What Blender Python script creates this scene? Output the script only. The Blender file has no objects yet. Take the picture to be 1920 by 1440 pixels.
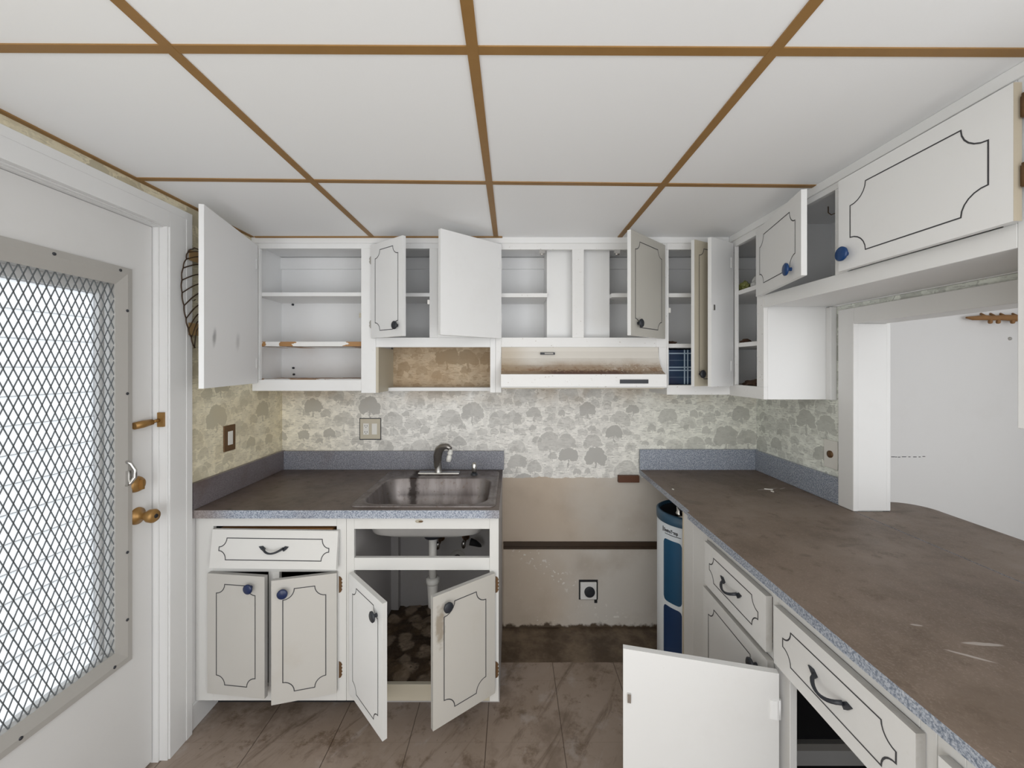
import bpy, bmesh, math, random
from mathutils import Vector, Matrix, noise as mnoise
random.seed(7)
S = bpy.context.scene
COL = S.collection
PI = math.pi

# ------------------------------------------------------------------ camera, world, light, exposure
FPX, HOR, CAMH = 740.0, 688.0, 1.52
cam_d = bpy.data.cameras.new('camera'); cam = bpy.data.objects.new('camera', cam_d); COL.objects.link(cam)
cam.location = (0, 0, CAMH); cam.rotation_euler = (math.radians(90), 0, 0)
cam_d.sensor_width = 36; cam_d.lens = 36 * FPX / 1920; cam_d.shift_y = -(720 - HOR) / 1920
cam_d.clip_start = 0.02
S.camera = cam
S.view_settings.view_transform = 'Standard'; S.view_settings.look = 'None'
S.view_settings.gamma = 1; S.view_settings.use_curve_mapping = False
S.view_settings.exposure = 0.22

W = bpy.data.worlds.new('daylight'); S.world = W; W.use_nodes = True
wn = W.node_tree.nodes; wn.clear()
wb = wn.new('ShaderNodeBackground'); wo = wn.new('ShaderNodeOutputWorld')
wb.inputs[0].default_value = (0.97, 0.985, 1.0, 1); wb.inputs[1].default_value = 1.5
W.node_tree.links.new(wb.outputs[0], wo.inputs[0])

def area(name, loc, rot, sx, sy, power, col=(1, 1, 1)):
    l = bpy.data.lights.new(name, 'AREA'); l.shape = 'RECTANGLE'; l.size = sx; l.size_y = sy
    l.energy = power; l.color = col
    o = bpy.data.objects.new(name, l); COL.objects.link(o); o.location = loc; o.rotation_euler = rot
    return o
# unseen soft fill added behind the viewer, tilted up towards the ceiling
area('fill_behind', (0.0, -2.2, 0.95), (math.radians(118), 0, 0), 2.8, 1.7, 12)
# overhead fill added out of view to brighten floor and counters
area('fill_overhead', (0.35, -0.25, 2.12), (math.radians(4), 0, 0), 1.6, 0.9, 7, (1.0, 0.98, 0.95))
# fill added at the right behind the viewer, for the left-hand surfaces
area('fill_right', (1.7, -1.0, 1.3), (math.radians(92), 0, math.radians(72)), 1.3, 1.6, 15)
# fill added beyond the pass-through to lift the left wall and door
area('fill_next_room', (3.6, 1.0, 1.45), (math.radians(90), 0, math.radians(90)), 1.8, 1.4, 5)
# fill added at the left behind the viewer, for the right-run fronts
area('fill_left', (-1.15, -0.95, 1.1), (math.radians(92), 0, math.radians(-68)), 1.2, 1.5, 11)

# ------------------------------------------------------------------ node helpers
class NT:
    def __init__(s, name):
        s.m = bpy.data.materials.new(name); s.m.use_nodes = True
        s.t = s.m.node_tree; s.t.nodes.clear()
        s.out = s.t.nodes.new('ShaderNodeOutputMaterial'); s.b = s.t.nodes.new('ShaderNodeBsdfPrincipled')
        s.t.links.new(s.b.outputs[0], s.out.inputs[0])
        g = s.t.nodes.new('ShaderNodeNewGeometry'); s.pos = g.outputs['Position']; s.nor = g.outputs['Normal']
    def n(s, t, **k):
        o = s.t.nodes.new(t)
        for a, b in k.items(): setattr(o, a, b)
        return o
    def set(s, sock, v):
        if isinstance(v, bpy.types.NodeSocket): s.t.links.new(v, sock)
        elif isinstance(v, (tuple, list)) and sock.type == 'RGBA': sock.default_value = (*v[:3], 1)
        else: sock.default_value = v
    def math(s, op, a, b=0.0, c=None, clamp=False):
        o = s.n('ShaderNodeMath', operation=op, use_clamp=clamp); s.set(o.inputs[0], a); s.set(o.inputs[1], b)
        if c is not None: s.set(o.inputs[2], c)
        return o.outputs[0]
    def vmath(s, op, a, b):
        o = s.n('ShaderNodeVectorMath', operation=op); s.set(o.inputs[0], a); s.set(o.inputs[1], b); return o.outputs[0]
    def mix(s, f, a, b, mode='MIX'):
        o = s.n('ShaderNodeMix', data_type='RGBA', blend_type=mode); s.set(o.inputs[0], f); s.set(o.inputs[6], a); s.set(o.inputs[7], b); return o.outputs[2]
    def sep(s, v=None):
        o = s.n('ShaderNodeSeparateXYZ'); s.set(o.inputs[0], v if v is not None else s.pos); return o.outputs
    def comb(s, x, y, z=0.0):
        o = s.n('ShaderNodeCombineXYZ'); s.set(o.inputs[0], x); s.set(o.inputs[1], y); s.set(o.inputs[2], z); return o.outputs[0]
    def scale(s, v, sc):
        return s.vmath('MULTIPLY', v, sc)
    def noise(s, v, sc=5.0, det=4.0, rough=0.55, dist=0.0, out=0):
        o = s.n('ShaderNodeTexNoise'); s.set(o.inputs['Vector'], v); o.inputs['Scale'].default_value = sc
        o.inputs['Detail'].default_value = det; o.inputs['Roughness'].default_value = rough; o.inputs['Distortion'].default_value = dist
        return o.outputs[out]
    def ramp(s, f, lo, hi):
        o = s.n('ShaderNodeMapRange'); s.set(o.inputs[0], f); s.set(o.inputs[1], lo); s.set(o.inputs[2], hi); return o.outputs[0]
    def smooth(s, f, lo, hi):
        o = s.n('ShaderNodeMapRange', interpolation_type='SMOOTHSTEP'); s.set(o.inputs[0], f); s.set(o.inputs[1], lo); s.set(o.inputs[2], hi); return o.outputs[0]
    def vor(s, v, sc, rnd=1.0):
        o = s.n('ShaderNodeTexVoronoi', voronoi_dimensions='2D'); s.set(o.inputs['Vector'], v); o.inputs['Scale'].default_value = sc; o.inputs['Randomness'].default_value = rnd
        return o.outputs
    def bump(s, h, st=0.1, d=0.002):
        o = s.n('ShaderNodeBump'); s.set(o.inputs['Height'], h); o.inputs['Strength'].default_value = st; o.inputs['Distance'].default_value = d
        s.t.links.new(o.outputs[0], s.b.inputs['Normal'])
    def fin(s, col=None, rough=0.5, metal=0.0, spec=None):
        if col is not None: s.set(s.b.inputs['Base Color'], col)
        s.set(s.b.inputs['Roughness'], rough); s.set(s.b.inputs['Metallic'], metal)
        if spec is not None: s.b.inputs['Specular IOR Level'].default_value = spec
        return s.m

def paint(name, col, rough=0.45, dirt=0.12, dcol=(0.30, 0.24, 0.17), sc=3.0, bump=0.05):
    t = NT(name)
    a = t.noise(t.pos, sc, 6, 0.65)
    b = t.noise(t.pos, sc * 14, 3, 0.6)
    f = t.math('MULTIPLY', t.smooth(a, 0.52, 0.85), dirt * 2)
    c = t.mix(f, col, dcol)
    f2 = t.math('MULTIPLY', t.smooth(b, 0.68, 0.82), dirt * 1.6)
    c = t.mix(f2, c, dcol)
    t.bump(t.noise(t.pos, 60, 3), bump, 0.002)
    return t.fin(c, rough)

def plain(name, col, rough=0.5, metal=0.0, var=0.1, sc=20):
    t = NT(name)
    a = t.noise(t.pos, sc, 4)
    c = t.mix(t.math('MULTIPLY', a, var * 2), col, tuple(x * 0.55 for x in col))
    return t.fin(c, rough, metal)

M = {}
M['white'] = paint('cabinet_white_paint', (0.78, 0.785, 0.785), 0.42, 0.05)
M['white2'] = paint('base_cabinet_white', (0.66, 0.66, 0.655), 0.42, 0.06)  # darker copy of white, offsets the strong light on the right base cabinets
def m_stained():
    t = NT('aged_paint_with_finger_grime')
    x, y, z = t.sep()
    c = t.mix(t.math('MULTIPLY', t.smooth(t.noise(t.pos, 3, 6, 0.65), 0.52, 0.85), 0.28), (0.50, 0.48, 0.44), (0.34, 0.27, 0.18))
    dx = t.math('DIVIDE', t.math('SUBTRACT', x, -0.272), 0.018); dz = t.math('DIVIDE', t.math('SUBTRACT', z, 0.535), 0.085)
    d = t.math('ADD', t.math('ADD', t.math('POWER', dx, 2.0), t.math('POWER', dz, 2.0)), t.math('MULTIPLY', t.math('SUBTRACT', t.noise(t.pos, 50, 4), 0.5), 2.2))
    c = t.mix(t.math('MULTIPLY', t.smooth(d, 1.3, 0.0), 0.7), c, (0.22, 0.17, 0.11))
    return t.fin(c, 0.45)
M['stained'] = m_stained()
M['greyed'] = paint('greyed_paint', (0.50, 0.485, 0.44), 0.45, 0.08)
M['dusty'] = paint('dusty_paint_edge', (0.43, 0.42, 0.40), 0.6, 0.3, (0.2, 0.16, 0.12), 12)
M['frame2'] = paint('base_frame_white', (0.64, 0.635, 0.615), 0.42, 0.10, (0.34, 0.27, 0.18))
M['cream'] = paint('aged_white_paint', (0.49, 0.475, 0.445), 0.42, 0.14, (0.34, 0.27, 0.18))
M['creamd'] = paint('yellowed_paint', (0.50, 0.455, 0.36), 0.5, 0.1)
M['inner'] = paint('cabinet_inner_paint', (0.78, 0.785, 0.79), 0.6, 0.06)
M['ceil'] = paint('ceiling_panel', (0.86, 0.87, 0.88), 0.6, 0.0, bump=0.03)
M['wallw'] = paint('white_wall_paint', (0.70, 0.695, 0.69), 0.6, 0.03)
M['trimw'] = paint('white_trim_paint', (0.70, 0.70, 0.695), 0.4, 0.05, (0.35, 0.33, 0.3))
M['door'] = paint('door_paint', (0.66, 0.655, 0.645), 0.45, 0.05, (0.35, 0.33, 0.3))
M['frameg'] = plain('grey_metal_frame', (0.40, 0.385, 0.36), 0.5, 0.0, 0.05)
M['meshg'] = plain('dark_mesh_metal', (0.13, 0.14, 0.145), 0.55, 0.0, 0.1)
M['groove'] = plain('groove_dark', (0.045, 0.045, 0.05), 0.6)
M['navy'] = plain('navy_ceramic', (0.009, 0.020, 0.075), 0.3)
M['blue'] = plain('blue_ceramic', (0.006, 0.045, 0.16), 0.3)
M['black'] = plain('black_iron', (0.02, 0.023, 0.03), 0.45)
M['dark'] = plain('dark_void', (0.012, 0.012, 0.014), 0.8)  # near black; also stands in for shade inside the base cabinets
M['brass'] = plain('brass', (0.34, 0.19, 0.06), 0.4, 0.5, 0.15, 60)
M['bronze'] = plain('worn_bronze', (0.16, 0.085, 0.035), 0.5, 0.4, 0.3, 80)
M['chrome'] = plain('chrome', (0.62, 0.61, 0.59), 0.2, 1.0, 0.15, 60)
M['plastic'] = plain('white_plastic', (0.72, 0.71, 0.67), 0.35, 0.0, 0.04)
M['pvc'] = plain('pvc', (0.68, 0.67, 0.64), 0.4, 0.0, 0.05)
M['wood'] = plain('raw_wood', (0.30, 0.15, 0.05), 0.7, 0.0, 0.35, 25)
M['woodd'] = plain('dark_brown_wood', (0.05, 0.028, 0.014), 0.6, 0.0, 0.3, 25)
M['woodr'] = plain('red_wood', (0.12, 0.045, 0.02), 0.6, 0.0, 0.3, 25)
M['faucetm'] = plain('tarnished_chrome', (0.36, 0.34, 0.32), 0.28, 0.9, 0.3, 40)
M['rope'] = plain('brown_wire', (0.045, 0.022, 0.008), 0.6)
M['cane'] = plain('tan_cane', (0.30, 0.19, 0.08), 0.7)
M['edge'] = plain('beige_edge', (0.50, 0.44, 0.34), 0.6)

def m_strip():
    t = NT('ceiling_strip_tan')
    c = t.mix(t.noise(t.scale(t.pos, (4, 4, 4)), 6), (0.30, 0.165, 0.05), (0.24, 0.125, 0.032))
    return t.fin(c, 0.5)
M['strip'] = m_strip()

def m_smudge():
    # inside of the tall open door: white with two dark smudges
    t = NT('smudged_white_paint')
    x, y, z = t.sep()
    def blob(cy, cz, ry, rz, tilt):
        zz = t.math('SUBTRACT', z, cz); yy = t.math('SUBTRACT', t.math('SUBTRACT', y, cy), t.math('MULTIPLY', zz, tilt))
        d = t.math('SQRT', t.math('ADD', t.math('POWER', t.math('DIVIDE', yy, ry), 2.0), t.math('POWER', t.math('DIVIDE', zz, rz), 2.0)))
        d = t.math('ADD', d, t.math('MULTIPLY', t.math('SUBTRACT', t.noise(t.pos, 40), 0.5), 0.5))
        return t.smooth(d, 1.0, 0.1)
    f = t.math('MULTIPLY', blob(1.59, 1.64, 0.022, 0.05, 0.15), 0.65)
    g = t.math('MULTIPLY', blob(1.80, 1.635, 0.028, 0.055, 0.15), 0.3)
    c = t.mix(t.math('MAXIMUM', f, g), (0.84, 0.84, 0.84), (0.12, 0.12, 0.12))
    return t.fin(c, 0.42)
M['smudge'] = m_smudge()

def wallpaper(name, base, tree, stain=0.0, stain_col=(0.36, 0.25, 0.14), grease=True, greenish=True):
    t = NT(name)
    x, y, z = t.sep()
    u = t.math('ADD', t.math('MULTIPLY', x, 1.0), t.math('MULTIPLY', y, -1.0))
    uv = t.comb(u, z)
    wob = t.noise(uv, 34, 4, 0.62, out=1)
    uvw = t.vmath('ADD', uv, t.scale(t.vmath('SUBTRACT', wob, (0.5, 0.5, 0.5)), (0.046, 0.040, 0)))
    col = base
    def mx(a, b, f): return t.mix(f, a, b)
    # soft clouds and fine horizontal hatching
    st = t.noise(t.comb(t.math('MULTIPLY', u, 30.0), t.math('MULTIPLY', z, 150.0)), 1.0, 4, 0.6, 0.6)
    line = t.math('MULTIPLY', t.smooth(st, 0.55, 0.62), 0.8)
    light = tuple(min(1, k * 1.13) for k in base)
    c = mx(base, light, t.smooth(t.noise(uvw, 26, 3), 0.48, 0.56))
    c = mx(c, tree, line)
    def trees(c, sc, hx, hy, off, strength, trunk=True):
        v = t.vmath('ADD', uvw, (off, off * 0.7, 0))
        o = t.vor(v, sc, 0.85)
        p = t.vmath('SUBTRACT', v, o[2]) if False else None
        # local coordinates within the cell
        vd = t.vmath('SUBTRACT', v, t.scale(o['Position'], (1, 1, 1)))
        lx, ly, _ = t.sep(vd)
        rr, rg, rb = t.sep(o['Color'])
        k = t.math('ADD', t.math('MULTIPLY', rr, 0.7), 0.6)
        ex = t.math('DIVIDE', lx, t.math('MULTIPLY', k, hx)); ey = t.math('DIVIDE', t.math('ADD', ly, hy * 0.35), t.math('MULTIPLY', k, hy))
        d = t.math('SQRT', t.math('ADD', t.math('POWER', ex, 2.0), t.math('POWER', ey, 2.0)))
        inside = t.math('LESS_THAN', d, 1.0)
        flat = t.math('GREATER_THAN', ey, t.math('ADD', t.math('MULTIPLY', rb, -0.32), t.math('MULTIPLY', t.math('ABSOLUTE', t.math('SINE', t.math('MULTIPLY', ex, 2.6))), -0.25)))
        m = t.math('MULTIPLY', inside, flat)
        if trunk:
            tr = t.math('MULTIPLY', t.math('LESS_THAN', t.math('ABSOLUTE', ex), 0.07), t.math('MULTIPLY', t.math('GREATER_THAN', ey, -0.85), t.math('LESS_THAN', ey, 0.1)))
            m = t.math('MAXIMUM', m, tr)
        m = t.math('MULTIPLY', m, t.math('ADD', t.math('MULTIPLY', rg, strength * 0.8), strength * 0.35))
        # white rim just outside the crown
        rim = t.math('MULTIPLY', t.math('MULTIPLY', t.math('LESS_THAN', d, 1.12), t.math('GREATER_THAN', d, 1.0)), t.math('MULTIPLY', flat, 0.35))
        c = mx(c, light, rim)
        return mx(c, tree, m)
    c = trees(c, 11.0, 0.030, 0.028, 7.7, 0.45, False)
    c = trees(c, 12.0, 0.024, 0.026, 3.3, 0.7)
    c = trees(c, 6.8, 0.056, 0.060, 0.0, 0.85)
    # tint: yellow at the left, greenish to the right
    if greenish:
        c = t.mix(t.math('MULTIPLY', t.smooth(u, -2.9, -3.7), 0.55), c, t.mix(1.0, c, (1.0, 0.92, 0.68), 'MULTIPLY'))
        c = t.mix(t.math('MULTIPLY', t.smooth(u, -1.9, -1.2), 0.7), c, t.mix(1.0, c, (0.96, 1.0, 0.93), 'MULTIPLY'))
    if grease:
        g = t.math('MULTIPLY', t.smooth(z, 1.26, 1.40), t.smooth(t.noise(uv, 7, 3), 0.35, 0.6))
        c = t.mix(t.math('MULTIPLY', g, 0.45), c, stain_col)
    if stain > 0:
        c = t.mix(t.math('MULTIPLY', t.smooth(t.noise(uv, 6, 4), 0.2, 0.75), stain), c, stain_col)
    t.bump(st, 0.06, 0.001)
    t.fin(c, 0.6)
    return t, c

WB, WT = (0.74, 0.725, 0.69), (0.44, 0.43, 0.41)
def wp(*a, **k): return wallpaper(*a, **k)[0].m
M['wp_left'] = wp('wallpaper_yellow', (0.74, 0.69, 0.53), (0.50, 0.465, 0.35), 0.3, (0.62, 0.49, 0.28), False, False)  # yellower paper tones for the left wall
M['wp_right'] = wp('wallpaper_right', (0.76, 0.785, 0.73), (0.46, 0.475, 0.44), grease=False, greenish=False)
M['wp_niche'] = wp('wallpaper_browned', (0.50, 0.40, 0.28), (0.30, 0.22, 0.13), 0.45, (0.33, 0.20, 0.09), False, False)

def m_backwall():
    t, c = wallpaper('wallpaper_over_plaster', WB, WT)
    x, y, z = t.sep()
    # plaster below the torn edge of the paper
    edge = t.math('ADD', 0.872, t.math('MULTIPLY', t.math('SUBTRACT', t.noise(t.comb(x, 0.0), 9, 4), 0.5), 0.05))
    f = t.math('GREATER_THAN', z, edge)
    pl = t.mix(t.smooth(t.math('ADD', x, t.math('MULTIPLY', t.noise(t.pos, 4), 0.5)), 0.35, 0.95), (0.50, 0.415, 0.33), (0.54, 0.50, 0.45))
    pl = t.mix(t.math('MULTIPLY', t.smooth(t.noise(t.pos, 3.5, 5), 0.45, 0.75), 0.35), pl, (0.30, 0.235, 0.175))
    sp = t.smooth(t.noise(t.pos, 45, 2), 0.74, 0.78)
    pl = t.mix(t.math('MULTIPLY', sp, 0.8), pl, (0.68, 0.66, 0.62))
    lowd = t.smooth(t.math('ADD', z, t.math('MULTIPLY', t.noise(t.pos, 20, 3), 0.06)), 0.07, 0.03)
    pl = t.mix(lowd, pl, (0.07, 0.045, 0.025))
    t.fin(t.mix(f, pl, c), 0.65)
    return t.m
M['backwall'] = m_backwall()

def m_plaster():
    t = NT('bare_plaster')
    x, y, z = t.sep()
    pl = t.mix(t.smooth(t.math('ADD', x, t.math('MULTIPLY', t.noise(t.pos, 4), 0.4)), 0.30, 0.75), (0.50, 0.42, 0.335), (0.56, 0.53, 0.49))
    pl = t.mix(t.math('MULTIPLY', t.smooth(t.noise(t.pos, 3.5, 5), 0.45, 0.75), 0.4), pl, (0.30, 0.235, 0.175))
    d = t.math('ADD', t.math('ABSOLUTE', t.math('SUBTRACT', t.math('ADD', t.math('MULTIPLY', x, 0.75), z), 0.50)), t.math('MULTIPLY', x, 0.0))
    near = t.smooth(d, 0.09, 0.0)
    sp = t.math('MULTIPLY', t.math('GREATER_THAN', t.noise(t.pos, 42, 1), 0.66), t.math('ADD', t.math('MULTIPLY', near, 0.8), 0.05))
    pl = t.mix(sp, pl, (0.72, 0.70, 0.66))
    pl = t.mix(t.math('MULTIPLY', t.math('GREATER_THAN', t.noise(t.pos, 30, 4), 0.70), t.smooth(z, 0.2, 0.02)), pl, (0.70, 0.69, 0.66))
    lowd = t.smooth(t.math('ADD', z, t.math('MULTIPLY', t.noise(t.pos, 20, 3), 0.08)), 0.065, 0.045)
    pl = t.mix(lowd, pl, (0.075, 0.05, 0.03))
    t.bump(t.noise(t.pos, 18, 4), 0.15, 0.004)
    return t.fin(pl, 0.75)
M['plaster'] = m_plaster()

def m_laminate(name, brown=0.0, edgebrown=False):
    t = NT(name)
    a = t.noise(t.pos, 190, 2, 0.7)
    b = t.noise(t.pos, 130, 3, 0.75)
    c = t.mix(t.smooth(a, 0.35, 0.66), (0.125, 0.155, 0.21), (0.43, 0.465, 0.53))
    c = t.mix(t.math('MULTIPLY', t.smooth(b, 0.54, 0.66), 0.65), c, (0.55, 0.57, 0.62))
    f = t.math('ADD', brown, t.math('MULTIPLY', t.smooth(t.noise(t.pos, 5, 5), 0.5, 0.8), 0.25), clamp=True)
    c = t.mix(f, c, (0.12, 0.09, 0.085))
    if edgebrown:
        x, y, z = t.sep()
        e = t.math('MAXIMUM', t.smooth(x, -1.13, -1.30), t.math('MULTIPLY', t.smooth(x, -0.14, -0.06), 0.5))
        c = t.mix(t.math('MULTIPLY', e, 0.75), c, (0.21, 0.16, 0.13))
    return t.fin(c, 0.35)
M['lam'] = m_laminate('speckled_laminate')
M['lam_edge'] = m_laminate('speckled_laminate_front', 0.0, True)
M['lam_back'] = m_laminate('speckled_laminate_film', 0.42)
M['lam_side'] = m_laminate('speckled_laminate_brown', 0.80)

def m_grime(name, base, darkc, lightc, gloss, marks_dark=(), marks_light=()):
    t = NT(name)
    x, y, z = t.sep()
    n1 = t.noise(t.pos, 3.0, 6, 0.65); n2 = t.noise(t.pos, 14, 5, 0.7); n3 = t.noise(t.pos, 240, 2, 0.6)
    c = t.mix(t.math('MULTIPLY', t.smooth(n1, 0.42, 0.66), 0.85), base, darkc)
    c = t.mix(t.math('MULTIPLY', t.smooth(t.noise(t.vmath('ADD', t.pos, (4, 8, 1)), 2.2, 5, 0.6), 0.48, 0.68), 0.55), c, lightc)
    c = t.mix(t.math('MULTIPLY', t.smooth(n2, 0.56, 0.68), 0.7), c, darkc)
    c = t.mix(t.math('MULTIPLY', t.smooth(n3, 0.5, 0.7), 0.45), c, lightc)
    sp = t.noise(t.vmath('ADD', t.pos, (5, 3, 0)), 32, 2, 0.5)
    c = t.mix(t.math('MULTIPLY', t.math('GREATER_THAN', sp, 0.765), 0.7), c, tuple(k * 0.4 for k in darkc))
    # scratched, rubbed-off streaks
    w = t.noise(t.comb(t.math('ADD', t.math('MULTIPLY', x, 5.0), t.math('MULTIPLY', y, 3.0)), t.math('MULTIPLY', y, 42.0), 2.7), 1.0, 3, 0.5)
    c = t.mix(t.math('MULTIPLY', t.smooth(w, 0.765, 0.80), 0.7), c, (0.42, 0.38, 0.34))
    def ell(cx, cy, a, b_, ang):
        dx = t.math('SUBTRACT', x, cx); dy = t.math('SUBTRACT', y, cy); ca, sa = math.cos(ang), math.sin(ang)
        p = t.math('ADD', t.math('MULTIPLY', dx, ca), t.math('MULTIPLY', dy, sa)); q = t.math('SUBTRACT', t.math('MULTIPLY', dy, ca), t.math('MULTIPLY', dx, sa))
        d = t.math('ADD', t.math('POWER', t.math('DIVIDE', p, a), 2.0), t.math('POWER', t.math('DIVIDE', q, b_), 2.0))
        return t.math('ADD', d, t.math('MULTIPLY', t.math('SUBTRACT', t.noise(t.pos, 60, 3), 0.5), 0.9))
    for (cx, cy, a, b_, ang) in marks_dark:
        c = t.mix(t.math('MULTIPLY', t.smooth(ell(cx, cy, a, b_, ang), 1.2, 0.2), 0.6), c, darkc)
    for (cx, cy, a, b_, ang) in marks_light:
        c = t.mix(t.math('MULTIPLY', t.smooth(ell(cx, cy, a, b_, ang), 1.1, 0.5), 0.75), c, (0.40, 0.36, 0.33))
    t.bump(n3, 0.08, 0.0006)
    return t.fin(c, t.math('ADD', gloss, t.math('MULTIPLY', n2, 0.3)))
M['grime'] = m_grime('brown_grime_on_laminate', (0.165, 0.122, 0.092), (0.10, 0.070, 0.048), (0.24, 0.19, 0.155), 0.35,
    ((1.22, 1.98, 0.10, 0.035, 0.4), (0.80, 1.74, 0.05, 0.03, -0.6), (0.85, 0.66, 0.12, 0.10, 0.3), (1.05, 0.70, 0.22, 0.03, 0.3), (1.12, 1.32, 0.05, 0.012, 0.2), (1.60, 1.63, 0.08, 0.015, 0.1), (0.93, 1.25, 0.02, 0.012, 0)),
    ((1.015, 0.85, 0.042, 0.006, -0.1), (0.945, 0.815, 0.040, 0.004, -0.55), (0.935, 0.913, 0.014, 0.004, -0.2), (1.25, 1.93, 0.07, 0.006, 0.25), (1.33, 1.94, 0.03, 0.004, 0.5)))
M['grime_l'] = m_grime('dark_grime_on_laminate', (0.125, 0.092, 0.076), (0.06, 0.042, 0.036), (0.17, 0.14, 0.12), 0.25)

def m_steel():
    t = NT('dirty_steel')
    x, y, z = t.sep()
    n = t.noise(t.comb(t.math('MULTIPLY', x, 16.0), t.math('MULTIPLY', y, 16.0), t.math('MULTIPLY', z, 2.0)), 1.0, 5, 0.6)
    c = t.mix(t.smooth(n, 0.3, 0.75), (0.30, 0.275, 0.27), (0.17, 0.145, 0.14))
    c = t.mix(t.math('MULTIPLY', t.smooth(t.noise(t.pos, 60, 3), 0.6, 0.7), 0.5), c, (0.16, 0.11, 0.08))
    dx = t.math('ABSOLUTE', t.math('SUBTRACT', t.math('ADD', x, t.math('MULTIPLY', t.math('SUBTRACT', t.noise(t.pos, 30, 3), 0.5), 0.05)), -0.525))
    st = t.math('MULTIPLY', t.smooth(dx, 0.035, 0.010), t.smooth(t.math('ADD', y, t.math('MULTIPLY', t.noise(t.pos, 12), 0.06)), 2.06, 2.13))
    c = t.mix(st, c, (0.02, 0.008, 0.004))
    t.fin(c, t.math('ADD', 0.34, t.math('MULTIPLY', n, 0.2)), t.math('SUBTRACT', 0.75, t.math('MULTIPLY', st, 0.7)))
    return t.m
M['steel'] = m_steel()
M['sinkin'] = paint('grey_inner_paint', (0.40, 0.385, 0.38), 0.6, 0.2)  # darker, warmer inner paint for the sink cabinet
M['steelu'] = plain('bowl_underside_coat', (0.33, 0.32, 0.31), 0.6, 0.0, 0.1, 8)

def m_floor():
    t = NT('worn_vinyl_tiles')
    x, y, z = t.sep()
    n0 = t.noise(t.pos, 2.2, 5, 0.6)
    u = t.math('ADD', x, t.math('MULTIPLY', y, -0.62)); v = t.math('ADD', t.math('MULTIPLY', x, 0.62), y)
    vein = t.noise(t.comb(t.math('MULTIPLY', u, 13.0), t.math('MULTIPLY', v, 2.2)), 1.0, 6, 0.72, 0.7)
    c = t.mix(t.smooth(n0, 0.3, 0.7), (0.33, 0.265, 0.22), (0.265, 0.205, 0.16))
    c = t.mix(t.math('MULTIPLY', t.smooth(vein, 0.52, 0.72), 0.7), c, (0.11, 0.075, 0.05))
    c = t.mix(t.math('MULTIPLY', t.smooth(vein, 0.40, 0.30), 0.5), c, (0.38, 0.34, 0.32))
    d2 = t.noise(t.pos, 9, 5, 0.7)
    c = t.mix(t.math('MULTIPLY', t.smooth(d2, 0.52, 0.68), 0.75), c, (0.12, 0.08, 0.05))
    c = t.mix(t.math('MULTIPLY', t.smooth(t.noise(t.vmath('ADD', t.pos, (9, 4, 0)), 3.2, 5, 0.7), 0.5, 0.66), 0.55), c, (0.13, 0.092, 0.065))
    c = t.mix(t.math('MULTIPLY', t.smooth(t.noise(t.vmath('ADD', t.pos, (2, 7, 0)), 5.5, 5, 0.6), 0.56, 0.72), 0.5), c, (0.44, 0.40, 0.38))
    sp = t.noise(t.pos, 60, 2)
    c = t.mix(t.math('MULTIPLY', t.math('GREATER_THAN', sp, 0.74), 0.6), c, (0.05, 0.03, 0.02))
    def seam(a, off, w):
        f = t.math('FRACT', t.math('DIVIDE', t.math('ADD', a, off), 0.3125))
        return t.math('LESS_THAN', t.math('ABSOLUTE', t.math('SUBTRACT', f, 0.5)), w)
    wx = t.math('ADD', x, t.math('MULTIPLY', t.math('SUBTRACT', t.noise(t.pos, 25, 2), 0.5), 0.002))
    s = t.math('MAXIMUM', t.math('MULTIPLY', seam(wx, 10.261 - 0.0, 0.006), 0.75), t.math('MULTIPLY', seam(y, 10.12, 0.004), 0.15))
    c = t.mix(s, c, (0.05, 0.03, 0.02))
    # strip of bare stained slab along the back wall
    e = t.math('GREATER_THAN', t.math('ADD', y, t.math('MULTIPLY', t.math('SUBTRACT', t.noise(t.pos, 14, 3), 0.5), 0.012)), 2.03)
    bare = t.mix(t.smooth(t.noise(t.pos, 7, 5, 0.65), 0.35, 0.7), (0.065, 0.042, 0.025), (0.19, 0.14, 0.095))
    c = t.mix(e, c, bare)
    t.bump(t.noise(t.pos, 30, 4), 0.15, 0.002)
    return t.fin(c, 0.42)
M['floor'] = m_floor()

def m_debris():
    t = NT('rotten_cabinet_floor')
    o = t.vor(t.vmath('ADD', t.pos, t.scale(t.noise(t.pos, 20, 3, out=1), (0.05, 0.05, 0))), 11)
    c = t.mix(t.smooth(o['Distance'], 0.3, 0.5), (0.26, 0.20, 0.145), (0.05, 0.03, 0.016))
    c = t.mix(t.math('MULTIPLY', t.smooth(t.noise(t.pos, 6, 4), 0.45, 0.65), 0.8), c, (0.13, 0.085, 0.045))
    c = t.mix(t.math('MULTIPLY', t.math('GREATER_THAN', t.noise(t.pos, 35, 3), 0.66), 0.6), c, (0.02, 0.012, 0.008))
    t.bump(t.noise(t.pos, 30, 5), 0.6, 0.01)
    return t.fin(c, 0.85)
M['debris'] = m_debris()

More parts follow.
